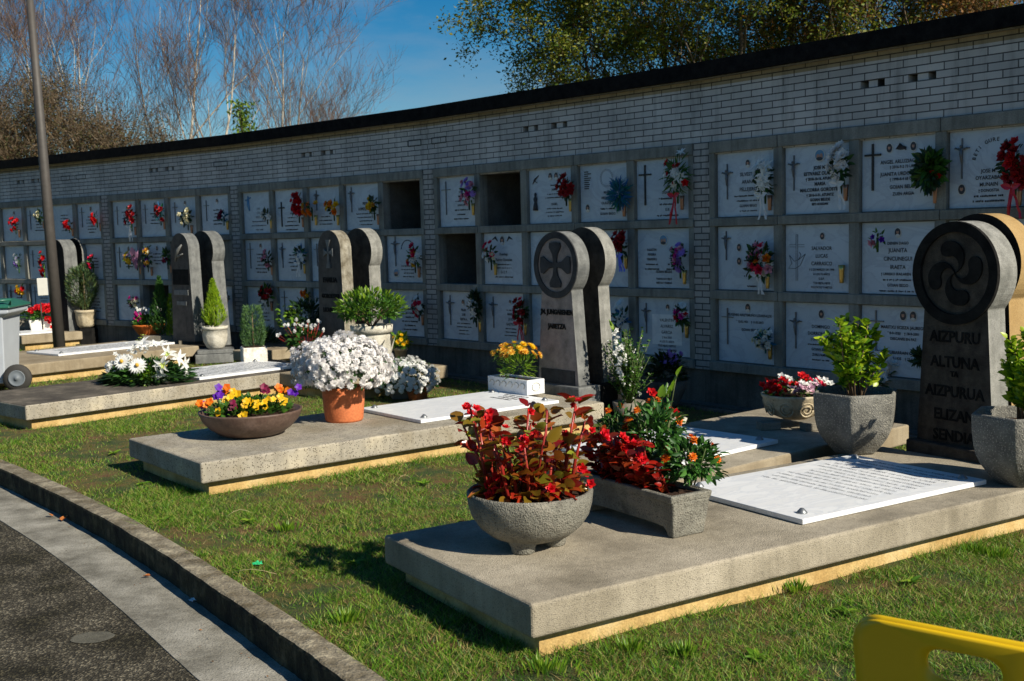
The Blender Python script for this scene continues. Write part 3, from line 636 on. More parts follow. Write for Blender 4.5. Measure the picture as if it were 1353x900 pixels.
k=('E',3,3); L_(k,['MARITXU ECEIZA JAUREGUI','* 8-9-1933    † 18-9-2001','DESCANSE EN PAZ','','PATXI ZUBIARRAIN OYARZABAL','* 5-12-1925    † 27-5-2002'],0.06,0.17,sizes=[.040,.034,.034,.05,.040,.034],bold=0.001); portrait(k,cx(k)+.06,rz(k)[1]-.09,.036); portrait(k,cx(k)+.16,rz(k)[1]-.09,.036); crucifix(k,cx(k)-.22,rz(k)[1]-.25,.40,'plain')
k=('D',1,1); L_(k,['JOSE','MARIA',0.22,'AINHOA',0.26,0.16,0.3],0.06,0.18,size=.04); crucifix(k,cx(k)-.24,rz(k)[1]-.28,.44,'plain')
k=('D',3,1); L_(k,[0.12,'JAIME',0.24,0.3,'','ISABEL',0.26,0.3,0.24],0.06,0.18,sizes=[.034,.04,.03,.03,.02,.04,.03,.03,.03]); portrait(k,cx(k)+.0,rz(k)[1]-.10,.035); portrait(k,cx(k)+.10,rz(k)[1]-.10,.035)
g=MB(); x=cx(k)-.26; z=rz(k)[1]; g.lathe([(.0,0),(.035,0),(.03,.05),(.018,.1),(.028,.14),(.012,.17),(.018,.2),(0,.22)],10,0,None,(x,FY-.01,z-.5)); g.tube([(x-.05,FY-.004,z-.18),(x,FY-.008,z-.12),(x+.06,FY-.004,z-.08)],[.004,.01,.003],5); g.tube([(x-.03,FY-.004,z-.13),(x+.03,FY-.004,z-.17)],[.006,.003],5); subpart(k,g,'ornament','ink')
k=('D',4,1); L_(k,['MARIA','ARRATIBEL','OLAIZOLA',0.22,'GOIAN BEGO'],0.05,0.30,size=.042); g=MB()
for i in range(9): g.box(cx(k)-.31,cx(k)-.31+random.uniform(.06,.11),FY-.003,FY-.0005,rz(k)[1]-.09-i*.024,rz(k)[1]-.078-i*.024)
subpart(k,g,'engraving','ink'); portrait(k,cx(k)-.26,rz(k)[1]-.50,.035)
g=MB()
for r_ in (.10,.085): 
    for i in range(24):
        a=2*math.pi*i/24; c_=2*math.pi*(i+.6)/24; g.tube([(cx(k)+.04+r_*math.cos(a),FY-.001,rz(k)[1]-.17+r_*math.sin(a)),(cx(k)+.04+r_*math.cos(c_),FY-.001,rz(k)[1]-.17+r_*math.sin(c_))],[.003,.003],3)
subpart(k,g,'engraving','ornament')
k=('D',5,1); L_(k,['JOSE','LUIS','UGARTE',0.24,0.22,'G.B.',0.3,0.3],0.06,0.22,size=.042); crucifix(k,cx(k)-.25,rz(k)[1]-.28,.44,'big')
k=('D',2,2); L_(k,['Domingo','Ramos Gonzalez',0.24,0.28,'D. E. P.',0.34],0.0,0.24,sizes=[.046,.05,.03,.03,.046,.034]); portrait(k,cx(k)-.02,rz(k)[1]-.10,.045)
g=MB()
for sgn in (-1,1):
    g.tube([(cx(k)-.02+sgn*.09,FY-.004,rz(k)[1]-.11),(cx(k)-.02+sgn*.13,FY-.006,rz(k)[1]-.06),(cx(k)-.02+sgn*.19,FY-.004,rz(k)[1]-.09)],[.004,.014,.004],5)
subpart(k,g,'ornament','ink')
k=('D',3,2); L_(k,[0.3,0.3,0.2],0,0.2)
k=('D',4,2); L_(k,[0.3,0.3,0.2,0.3],0,0.2)
k=('D',5,2); L_(k,['','','','','GOIAN BEUDE','','TODOS SUS HIJOS','NIETOS Y FAMILIA'],0.0,0.16,sizes=[.05,.05,.05,.05,.038,.02,.03,.03],bold=.0012); inscription(k,['AGUSTIN','PEREIRA','FERREIRO',0.17,0.2],cx(k)-.17,rz(k)[1]-.21,size=.036,bold=.001); inscription(k,['LUISA','','',0.13,0.17],cx(k)+.12,rz(k)[1]-.21,size=.036,bold=.001); portrait(k,cx(k)+.0,rz(k)[1]-.13,.06,'round')
k=('D',1,3); L_(k,['PILAR','LUIS','IZETA A.',0.28,0.30,0.2,0.22],0.05,0.22,sizes=[.042,.042,.042,.032,.032,.032,.032],bold=.0015); crucifix(k,cx(k)-.22,rz(k)[1]-.26,.40); portrait(k,cx(k)+.05,rz(k)[1]-.15,.034)
k=('D',2,3); L_(k,[0.16,'MARIA','JOSE','GAZTELU',0.2,0.2,0.24],0.10,0.20,sizes=[.03,.044,.044,.044,.03,.03,.03]); crucifix(k,cx(k)-.22,rz(k)[1]-.26,.40); portrait(k,cx(k)+.10,rz(k)[1]-.12,.022)
k=('D',3,3); L_(k,[0.2],0,.2)
k=('D',4,3); L_(k,[0.2,.3,.3],0,.2)
k=('D',5,3); L_(k,['VALENTIN','ALVAREZ','GARCIA','† 26.6.2002','A LOS 71 AÑOS','TUS HIJOS, NIETOS','HIJOS Y FAMILIARES'],0.03,0.22,sizes=[.046,.046,.046,.032,.032,.032,.032]); crucifix(k,cx(k)-.26,rz(k)[1]-.24,.34); portrait(k,cx(k)+.05,rz(k)[1]-.11,.028)
g=MB(); a_=cx(k)+.03; g.box(a_-.21,a_+.21,FY-.001,FY+.001,rz(k)[0]+.13,rz(k)[1]-.19); subpart(k,g,'inset_panel','marble')
k=('C',1,1); L_(k,['JOSE','LUIS','ARTOLA',0.36,0.40,0.2],0.03,0.24,size=.045,mat='ink_grey'); g=MB(); x=cx(k)-.24; z=rz(k)[1]; g.tube([(x,FY-.002,z-.06),(x,FY-.004,z-.2),(x+.03,FY-.002,z-.3)],[.01,.03,.012],6); g.tube([(x-.07,FY-.002,z-.13),(x+.07,FY-.002,z-.09)],[.012,.012],5); subpart(k,g,'ornament','photo_blue')
k=('C',2,1); L_(k,['','','ANA',0.2,0.24,0.36,0.30],0.03,0.22,size=.042); crucifix(k,cx(k)-.22,rz(k)[1]-.38,.38,'big')
k=('C',3,1); L_(k,['',0.2,0.3,0.3],0.0,0.36,size=.038); crucifix(k,cx(k)-.2,rz(k)[1]-.2,.3)
k=('C',4,1); L_(k,['PETRA','LOPEZ JAUREGI',0.44,0.40,0.3,0.3],0.06,0.25,sizes=[.052,.052,.036,.036,.036,.036],bold=.002); crucifix(k,cx(k)-.25,rz(k)[1]-.22,.36)
k=('C',5,2); L_(k,['','',0.3,0.3,0.2,0.24],0.06,0.30,size=.034); crucifix(k,cx(k)-.2,rz(k)[1]-.22,.42); g=MB()
for i in range(10): 
    a=math.pi*(i/10); c_=math.pi*((i+.8)/10); g.tube([(cx(k)+.05+.13*math.cos(a),FY-.002,rz(k)[1]-.2+.13*math.sin(a)),(cx(k)+.05+.13*math.cos(c_),FY-.002,rz(k)[1]-.2+.13*math.sin(c_))],[.006,.006],4)
subpart(k,g,'ornament','ink'); portrait(k,cx(k)-.2,rz(k)[1]-.52,.06,'round')
for key in list(GEN):
    nl = random.choice([4,5,6]); inscription(key, [random.uniform(.16,.34) for _ in range(nl)], cx(key)+0.05, rz(key)[1]-random.uniform(.17,.24), size=.044, lead=1.3)
    if random.random() < .8: crucifix(key, cx(key)-.24, rz(key)[1]-.26, random.uniform(.3,.42), random.choice(['corpus','plain','plain']))
    if random.random() < .5: portrait(key, cx(key)+.05, rz(key)[1]-.11, .034)

# ------------------------------------------------------------------ niche bouquets: photo box of the flowers -> place and size on the wall
def bouquet(b, box, fl, label, leaves=('leaf','leafdark'), nl=40, vs='brass', group=None, ribbon=None, spread='ball', key=None, off=-0.09, leafsize=0.07, vx=None, wrap=None, tpl='leaf', name='flower_bouquet'):
    x0,y0,x1,y1 = box
    s0,zt_ = wp(b,x0,y0,off); s1,zb_ = wp(b,x1,y1,off)
    cs, czz = (s0+s1)/2, (zt_+zb_)/2; hw, hh = abs(s1-s0)/2, abs(zt_-zb_)/2
    R, T0 = bayM(b); base = T0 + R @ np.array([cs, off+0.03, zb_])
    root = thing(name, label, 'bouquet', tuple(base), TH[b], group)
    # local: x right, y into wall, z up from the bottom of the flowers
    def pts(n, shrink=0.9):
        v = rdir(n); v[:,1] = -np.abs(v[:,1])*0.8; rr = RNG.uniform(0.0,1,(n,1))**0.45
        p = v*rr*np.array([hw*shrink, 0.07, hh*shrink]); p[:,2] += hh
        return p, v
    g = MB()
    for i,mn in enumerate(leaves):
        n = int(nl*1.7)//len(leaves); p, v = pts(n, 0.92); d = v*np.array([1,0.6,1]) + RNG.normal(0,.3,(n,3)); d[:,1] = -np.abs(d[:,1])
        g.scatter(T[tpl], scl(alongR(d,(0,-1.0,0.2)), RNG.uniform(.7,1.3,n)*leafsize), p*0.75+np.array([0,0,hh*.2]), i)
    g.tube([(0,0,hh),(0,0.0,0),(0,0.0,-0.05)],[.012,.012,.01],5,0)
    g.build('leaves', list(leaves), root)
    for mn, cnt, rr, tp in fl:
        g = MB(); p, v = pts(cnt)
        dd = v + np.array([-0.25,-1.0,0.2]); Rr = dirR(dd)
        g.scatter(T[tp], scl(Rr, RNG.uniform(.9,1.3,cnt)*rr*(1.0 if cnt<5 else 1.12)), p + np.array([0,-0.025,0]), 0, True)
        g.build('blossoms', mn, root)
    if ribbon:
        g = MB()
        for i in range(3):
            xx = random.uniform(-.03,.03); P_ = [(xx*.3,-.05,.03)]; 
            for t_ in range(1,6): P_.append((xx*.3+xx*t_*.5+random.uniform(-.008,.008),-.05+random.uniform(-.01,.01),.03-t_*hh*0.22))
            for a_,c_ in zip(P_[:-1],P_[1:]):
                w=.011; g.add([(a_[0]-w,a_[1],a_[2]),(a_[0]+w,a_[1],a_[2]),(c_[0]+w,c_[1],c_[2]),(c_[0]-w,c_[1],c_[2])],[(0,1,2,3)])
        for sg in (-1,1): g.scatter(T['leafw'], scl(alongR([(sg,-.4,.3)],(0,-1.0,0),.05),[.09]), [(0,-.06,.03)])
        g.build('ribbon', ribbon, root)
    if wrap:
        g = MB(); n=14; V=[]
        for i in range(n):
            a=2*math.pi*i/n; V += [(.02*math.cos(a),.02*math.sin(a)-.02,-.02),(hw*.8*math.cos(a),.05*math.sin(a)-.04,hh*1.5*(1+.15*math.sin(3*a)))]
        g.add(V,[(2*i,2*((i+1)%n),2*((i+1)%n)+1,2*i+1) for i in range(n)]); g.build('wrapping', wrap, root)
    if vs:
        c = None
        for cc in range(1,BAYS[b][2]+1):
            a_,e_ = niche_x(b,cc)
            if a_-0.09 <= cs <= e_+0.09: c = cc
        r = min((1,2,3), key=lambda q: abs(sum(ROWZ[q])/2-(czz-0.02)))
        kk = key or (b,c,r)
        if kk in plaques: vase(kk, cs if vx is None else vx, zb_-0.115, vs, 0.15, 0.055)
    return root
WB = 'bouquets hanging on the niche wall'
B = bouquet
B('E',(996,206,1021,262),[('white',10,.07,'lily'),('cream',4,.05,'rose')],'white lily bouquet with white ribbon, top row just right of the nearest brick pillar',nl=50,ribbon='ribbon_white',vs='copper',group=WB)
B('E',(1094,190,1124,248),[('offwhite',22,.05,'rose')],'drooping cascade of cream white roses, top row, second plaque right of the nearest pillar',leaves=('leafdark','leaf'),nl=40,vs='copper',ribbon='ribbon_white',group=WB)
B('E',(1208,196,1248,250),[('red',2,.035,'rose')],'dark green leafy bouquet, top row plaque above the large round headstone',leaves=('leafdark','leafmid'),nl=150,leafsize=.10,vs='copper',group=WB)
B('E',(1317,180,1362,252),[('darkred',16,.055,'rose'),('red',6,.05,'rose')],'dark red roses with long red ribbons on the rightmost top row plaque',nl=50,ribbon='ribbon_red',vs='copper',group=WB)
B('E',(984,322,1022,368),[('pink',6,.05,'rose'),('crimson',5,.05,'rose'),('white',6,.05,'daisy'),('orange',3,.05,'rose')],'pink, red and white bouquet with fern leaves, middle row beside the nearest brick pillar',nl=70,leafsize=.1,ribbon='ribbon_white',vs=None,group=WB)
B('E',(1146,302,1168,326),[('pink',2,.04,'rose'),('purple',2,.03,'rose')],'pink rose with a purple bud, middle row left of the large round headstone',leaves=('leafmid',),nl=10,leafsize=.05,vs=None,group=WB)
B('E',(994,434,1024,462),[('white',16,.035,'rose'),('cream',6,.03,'rose')],'pale blue white carnation bouquet, bottom row right of the nearest brick pillar',leaves=('bluegreen','leafdark'),nl=34,vs='brass',group=WB)
B('E',(1205,458,1228,486),[],'small dark green posy half hidden behind the left edge of the large round headstone',leaves=('leafdark',),nl=50,vs=None,group=WB)
B('D',(606,234,628,272),[('pink',9,.04,'rose'),('violet',7,.04,'daisy'),('magenta',3,.04,'rose')],'pink and violet bouquet in a gold vase, top row left of the open niche',nl=26,vs='brass',group=WB)
B('D',(735,226,756,266),[('darkred',16,.045,'rose')],'dull red rose bouquet in a gold vase, top row right of the open niche',leaves=('leafdark',),nl=26,vs='brass',group=WB)
B('D',(805,238,828,272),[],'feathery blue and green bouquet in a copper vase, top row',leaves=('bluegreen',),nl=130,leafsize=.11,vs='copper',tpl='blade',group=WB)
B('D',(876,196,910,262),[('white',8,.05,'lily'),('red',6,.04,'rose'),('white',6,.03,'daisy')],'white gladiolus and red bouquet with red bow, top row left of the nearest brick pillar',leaves=('leafmid','leaf'),nl=70,leafsize=.11,ribbon='ribbon_red',vs='copper',tpl='blade',group=WB)
B('D',(637,318,656,352),[('crimson',6,.04,'rose'),('white',5,.035,'rose'),('cream',3,.03,'rose')],'crimson and white posy on the concrete post right of the lower open niche',nl=22,vs='brass',group=WB)
B('D',(808,305,830,342),[('darkred',14,.05,'rose')],'dark red rose bouquet with electric blue ribbon, middle row right of the cross headstone',nl=26,ribbon='ribbon_blue',vs='brass',group=WB)
B('D',(885,318,908,362),[('violet',8,.045,'daisy'),('magenta',4,.04,'rose'),('pink',4,.04,'rose')],'violet and pink bouquet in a gold vase, middle row left of the nearest brick pillar',nl=30,vs='brass',group=WB)
B('D',(619,378,634,428),[('white',5,.05,'lily')],'trailing white calla bouquet with dark green leaves, bottom row right of the middle brick pillar',leaves=('leafdark',),nl=60,leafsize=.09,vs='brass',group=WB)
B('D',(677,392,697,432),[('darkred',8,.05,'rose'),('crimson',3,.035,'rose')],'dark red roses with a looped red ribbon, bottom row behind the yellow chrysanthemums',leaves=('leafdark','leaf'),nl=40,ribbon='ribbon_red',vs='brass',group=WB)
B('D',(808,396,832,446),[('white',12,.05,'daisy')],'blue white daisy bouquet, bottom row directly right of the cross headstone',leaves=('leafdark','bluegreen'),nl=40,vs=None,group=WB)
B('D',(890,400,909,434),[('red',3,.035,'rose'),('white',6,.035,'daisy'),('magenta',3,.045,'rose')],'red, white and magenta bouquet, bottom row left of the nearest brick pillar',nl=36,vs='brass',group=WB)
B('C',(345,276,357,292),[('white',7,.04,'rose')],'small white posy, top row right of the second brick pillar from the lamp post',leaves=('leafdark',),nl=16,vs='brass',group=WB)
B('C',(383,250,402,290),[('red',20,.05,'rose'),('darkred',8,.05,'rose')],'long bright red bouquet in a dark brown vase, top row above the grey arched headstone',leaves=('leafdark',),nl=20,vs='copper',group=WB)
B('C',(399,264,421,287),[('orange',6,.055,'rose'),('amber',5,.045,'rose')],'orange rose bouquet in a gold vase, top row right beside the long red bouquet',nl=14,vs='brass',group=WB)
B('C',(429,261,449,287),[('orange',5,.055,'rose'),('yellow',5,.045,'rose'),('white',3,.03,'daisy')],'orange, yellow and white bouquet in a gold vase, top row above the rounded headstone pair',nl=16,vs='brass',group=WB)
B('C',(485,250,499,286),[('yellow',5,.05,'rose'),('amber',3,.04,'rose')],'yellow flower bouquet in a copper vase, top row left of the far open niche',leaves=('leafdark','leaf'),nl=30,vs='copper',group=WB)
B('C',(344,330,360,354),[('pink',7,.045,'rose')],'pink rose posy, middle row right of the second brick pillar from the lamp post',leaves=('leafdark',),nl=30,vs='copper',group=WB)
B('C',(385,322,405,352),[('white',7,.045,'daisy')],'white and blue green bouquet with white ribbon, middle row left of the lichen headstone',leaves=('leafdark','bluegreen'),nl=36,ribbon='ribbon_white',vs='brass',group=WB)
B('C',(536,320,556,356),[('yellow',3,.045,'rose'),('white',6,.045,'mum'),('crimson',4,.05,'rose')],'yellow, white and crimson bouquet, middle row left of the middle brick pillar',nl=22,vs='copper',group=WB)
B('C',(342,376,361,402),[('darkred',8,.05,'rose'),('red',4,.045,'rose')],'dark red roses with white ribbon, bottom row behind the clipped conifer in the square pot',leaves=('leafmid','leafdark'),nl=44,leafsize=.1,ribbon='ribbon_white',vs='copper',group=WB)
B('C',(398,382,412,394),[('orange',4,.05,'rose'),('yellow',3,.04,'rose')],'small orange and yellow bouquet, bottom row just above the dark green shrub',leaves=('leaf',),nl=12,vs=None,group=WB)
B('C',(543,386,559,420),[('crimson',6,.04,'rose'),('white',9,.04,'daisy')],'crimson and white bouquet wrapped in clear film, bottom row left of the middle brick pillar',leaves=('leafdark',),nl=26,vs='copper',group=WB)
B('B',(163,268,180,302),[('darkred',10,.05,'rose'),('white',3,.04,'daisy')],'dark red and white bouquet with a long white ribbon, leftmost between the two farthest pillars',leaves=('leafdark',),nl=30,ribbon='ribbon_white',vs='copper',group=WB)
B('B',(201,266,219,294),[('darkred',7,.05,'rose')],'dark red bouquet with grey green leaves, top row above the far conifers',leaves=('leafdark','bluegreen'),nl=36,vs='copper',group=WB)
B('B',(234,274,258,300),[('cream',14,.05,'rose')],'wide cream white bouquet, top row above the black arched headstone',leaves=('leafdark',),nl=44,vs='copper',group=WB)
B('B',(287,278,300,294),[('maroon',5,.045,'rose')],'small maroon posy, top row left of the second brick pillar from the lamp post',leaves=('bluegreen','leafdark'),nl=16,vs='brass',group=WB)
B('B',(161,332,174,352),[('yellow',5,.05,'daisy'),('palepink',3,.04,'rose')],'yellow and lilac flowers in the middle row, left of the pink wrapped bouquet',leaves=('leaf',),nl=14,vs=None,group=WB)
B('B',(171,322,186,354),[('wrap_pink',5,.05,'lily')],'upside down lilac pink wrapped bouquet in the middle row of the far wall',leaves=('leafdark',),nl=10,vs='copper',wrap='wrap_pink',group=WB)
B('B',(184,320,202,356),[('amber',5,.045,'rose'),('cream',4,.035,'rose'),('purple',3,.04,'rose')],'dark brown and amber bouquet in the middle row, right of the pink wrapped bouquet',leaves=('leafdark','leaf'),nl=44,vs='copper',group=WB)
B('B',(212,324,226,352),[('maroon',4,.045,'rose')],'dark olive bouquet with maroon flowers, middle row left of the black arched headstone',leaves=('leafdark','leaf'),nl=44,vs='copper',group=WB)
B('B',(291,380,303,408),[('magenta',8,.05,'rose'),('orange',3,.04,'rose'),('purple',3,.04,'rose')],'magenta and purple bouquet, bottom row behind the lime green conifer',leaves=('leaf',),nl=20,vs=None,group=WB)
B('B',(170,388,184,410),[('cream',5,.05,'mum'),('magenta',5,.045,'rose')],'cream and magenta bouquet, bottom row above the orange bowl of cyclamens',leaves=('leafdark',),nl=18,vs=None,group=WB)
B('A',(11,284,26,306),[('red',8,.055,'rose')],'red flower bouquet in the top row, leftmost in the photo',leaves=('leafdark',),nl=20,vs='copper',group=WB)
B('A',(44,276,58,294),[('cream',6,.045,'rose')],'grey white bouquet with a brown vase, top row just left of the lamp post',leaves=('leafdark','leaf'),nl=34,vs='copper',group=WB)
B('A',(83,292,96,304),[('red',10,.05,'rose')],'flat red bouquet in the top row just right of the lamp post',leaves=('leafdark',),nl=8,vs='copper',group=WB)
B('A',(121,281,131,297),[('red',10,.05,'rose')],'red bouquet, top row, second to the right of the lamp post',leaves=('leafdark',),nl=8,vs='copper',group=WB)
B('A',(16,330,29,358),[('white',6,.045,'daisy'),('violet',3,.06,'rose')],'white bouquet with one violet flower, middle row above the bin lid',leaves=('leaf',),nl=18,vs=None,group=WB)
B('A',(50,328,62,368),[('red',14,.05,'rose')],'tall bright red gladiolus bouquet, middle row left of the lamp post',leaves=('leafmid',),nl=16,vs=None,group=WB)
B('A',(116,336,126,356),[('crimson',6,.05,'rose')],'crimson posy in the middle row, right of the far granite headstones',leaves=('leaf',),nl=16,vs=None,group=WB)
B('A',(20,373,32,391),[('red',4,.06,'rose'),('yellow',5,.055,'rose')],'red and yellow bouquet in the bottom row just right of the bin lid',leaves=('leaf',),nl=10,vs=None,group=WB)

# ------------------------------------------------------------------ ground, kerb, gutter, road
KI = [(-30,31.5),(-22,25.6),(-15,19.6),(-11,16.05),(-8,13.32),(-6,11.35),(-4.461,9.714),(-3.136,8.16),(-2.177,6.92),(-1.142,5.432),(-0.599,4.62),(0.05,3.62),(0.9,2.2),(1.8,0.6),(3.2,-2.2),(5.0,-6.5),(7,-12)]
def resample(P, m=6):
    P = [np.array(p, float) for p in P]; out = []
    for i in range(len(P)-1):
        p0 = P[max(i-1,0)]; p1 = P[i]; p2 = P[i+1]; p3 = P[min(i+2,len(P)-1)]
        for j in range(m):
            t = j/m; out.append(0.5*((2*p1)+(-p0+p2)*t+(2*p0-5*p1+4*p2-p3)*t*t+(-p0+3*p1-3*p2+p3)*t**3))
    out.append(P[-1]); return out
KC = resample(KI, 26)
def kline(d, z):
    out = []
    for i,p in enumerate(KC):
        q = KC[min(i+1,len(KC)-1)] - KC[max(i-1,0)]; q /= np.linalg.norm(q); n = np.array([q[1], -q[0]])
        # road is on the right-hand side when walking along the list reversed
        w_=(.0022*math.sin(i*.9+d*40)+.003*math.sin(i*.37+d*90)+.0016*math.sin(i*2.3+d*17))*(.3 if d>.3 else 1) if .01<d<5 else 0.0
        out.append(p + (-n if np.dot(n, np.array([-1.0,-0.8])) < 0 else n)*(d+w_))
    return out
def kstrip(name, d0, d1, z0, z1, mat): 
    o = strip(name, d0, d1, z0, z1, mat, None, kline); return o
# kerb as separate cast lengths would be one thing in the setting
kb = kstrip('kerb', 0.0, 0.15, -0.3, 0.105, ['kerb','kerb_moss_shade']); tag(kb, kind='structure'); bevel(kb, 0.018, 2)
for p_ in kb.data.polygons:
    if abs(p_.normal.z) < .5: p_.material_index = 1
gt_ = kstrip('gutter', 0.15, 0.52, -0.2, -0.045, 'gutter'); tag(gt_, kind='structure')
def road_mat():
    m, nt, b = newmat('asphalt'); N = nt.nodes; L = nt.links
    tc = N.new('ShaderNodeTexCoord')
    v = N.new('ShaderNodeTexVoronoi'); v.inputs['Scale'].default_value = 85; L.new(tc.outputs['Object'], v.inputs['Vector'])
    n = N.new('ShaderNodeTexNoise'); n.inputs['Scale'].default_value = 3; n.inputs['Detail'].default_value = 9; L.new(tc.outputs['Object'], n.inputs['Vector'])
    r = N.new('ShaderNodeValToRGB'); e = r.color_ramp.elements; e[0].position=.35; e[0].color=lin((.022,.019,.011)); e[1].position=.7; e[1].color=lin((.080,.070,.050)); k_=e.new(.5); k_.color=lin((.045,.039,.027))
    L.new(n.outputs['Fac'], r.inputs['Fac'])
    s = N.new('ShaderNodeSeparateColor'); L.new(v.outputs['Color'], s.inputs['Color'])
    mr = N.new('ShaderNodeMapRange'); mr.inputs['From Min'].default_value=.55; mr.inputs['From Max'].default_value=1.0; mr.inputs['To Min'].default_value=.75; mr.inputs['To Max'].default_value=3.6; L.new(s.outputs[1], mr.inputs['Value'])
    mm = N.new('ShaderNodeMix'); mm.data_type='RGBA'; mm.blend_type='MULTIPLY'; mm.inputs['Factor'].default_value=1; L.new(r.outputs['Color'], mm.inputs[6]); L.new(mr.outputs['Result'], mm.inputs[7])
    L.new(mm.outputs[2], b.inputs['Base Color']); b.inputs['Roughness'].default_value=.95; b.inputs['Specular IOR Level'].default_value=.2
    bp = N.new('ShaderNodeBump'); bp.inputs['Strength'].default_value=.9; bp.inputs['Distance'].default_value=.012; L.new(v.outputs['Distance'], bp.inputs['Height']); L.new(bp.outputs['Normal'], b.inputs['Normal'])
    return m
M['asphalt'] = road_mat()
rd = kstrip('road', 0.52, 9.0, -0.3, -0.050, 'asphalt'); tag(rd, kind='structure')
# faded round patch on the asphalt
pc = at(122,843,-0.05); g = MB(); ol = []
for i in range(26):
    a = 2*math.pi*i/26; r_ = .085*(1+RNG.uniform(-.05,.05)); ol.append((pc[0]+r_*1.25*math.cos(a), pc[1]+r_*1.0*math.sin(a), -0.046))
g.add(ol,[tuple(range(26))]); tag(g.build('road_patch','patch'), kind='structure')

def lawn_mat():
    m, nt, b = newmat('lawn'); N = nt.nodes; L = nt.links
    g_ = N.new('ShaderNodeNewGeometry')
    n = N.new('ShaderNodeTexNoise'); n.inputs['Scale'].default_value = 3.5; n.inputs['Detail'].default_value = 8; n.inputs['Roughness'].default_value=.7; L.new(g_.outputs['Position'], n.inputs['Vector'])
    r = N.new('ShaderNodeValToRGB'); e = r.color_ramp.elements; e[0].position=.36; e[0].color=lin((.13,.06,.018)); e[1].position=.58; e[1].color=lin((.035,.06,.006)); k_=e.new(.47); k_.color=lin((.11,.09,.014))
    L.new(n.outputs['Fac'], r.inputs['Fac'])
    nf = N.new('ShaderNodeTexNoise'); nf.inputs['Scale'].default_value = 120; nf.inputs['Detail'].default_value=4; L.new(g_.outputs['Position'], nf.inputs['Vector'])
    mr = N.new('ShaderNodeMapRange'); mr.inputs['From Min'].default_value=.3; mr.inputs['From Max'].default_value=.7; mr.inputs['To Min'].default_value=.4; mr.inputs['To Max'].default_value=1.5; L.new(nf.outputs['Fac'], mr.inputs['Value'])
    mm = N.new('ShaderNodeMix'); mm.data_type='RGBA'; mm.blend_type='MULTIPLY'; mm.inputs['Factor'].default_value=1; L.new(r.outputs['Color'], mm.inputs[6]); L.new(mr.outputs['Result'], mm.inputs[7]); L.new(mm.outputs[2], b.inputs['Base Color'])
    b.inputs['Roughness'].default_value=1; bp = N.new('ShaderNodeBump'); bp.inputs['Strength'].default_value=1; bp.inputs['Distance'].default_value=.02; L.new(nf.outputs['Fac'], bp.inputs['Height']); L.new(bp.outputs['Normal'], b.inputs['Normal'])
    return m
M['lawn'] = lawn_mat()
# lawn sheet between kerb and the channel at the wall
WL = [np.array(p) for p in walloff(0.40, 0, 25.0, 12.0)]
def poly_at(P, t):
    d = [0.0]
    for a_,c_ in zip(P[:-1],P[1:]): d.append(d[-1]+float(np.linalg.norm(c_-a_)))
    x = t*d[-1]; i = min(max(int(np.searchsorted(d, x))-1,0), len(P)-2); u = (x-d[i])/(d[i+1]-d[i]); return P[i]*(1-u)+P[i+1]*u
K2 = kline(0.0,0); nA, nB = 120, 24; V = []; F = []
for i in range(nA+1):
    a_ = poly_at(K2, i/nA); c_ = poly_at(WL, i/nA)
    for j in range(nB+1):
        p = a_*(1-j/nB)+c_*(j/nB); z = GZ - 0.008 + (0.010*math.sin(p[0]*3.1+p[1]*1.7)*math.sin(p[1]*2.3-p[0]) if 0<j<nB else -0.002)
        V.append((p[0],p[1],z))
for i in range(nA):
    for j in range(nB): a_=i*(nB+1)+j; F.append((a_,a_+1,a_+nB+2,a_+nB+1))
tag(MB().add(V,F,smooth=True).build('lawn','lawn'), kind='structure')
strip('channel_edge', 0.34, 0.40, -0.05, 0.118, 'base_concrete').name = 'channel_edge'; tag(bpy.data.objects['channel_edge'], kind='structure')
o = strip('drain_channel', -0.01, 0.34, -0.05, 0.055, 'base_concrete'); tag(o, kind='structure')
o = strip('channel_step', -0.01, 0.16, 0.0, 0.10, 'base_concrete'); tag(o, kind='structure')
M['field'] = stone('field', (0.04,0.05,0.015), (0.09,0.09,0.03), 0.4, 1.0, 0.2, 8)
g = MB().add([(-500,-60,-0.31),(500,-60,-0.31),(500,700,-0.31),(-500,700,-0.31)],[(0,1,2,3)]); tag(g.build('ground','field'), kind='structure')

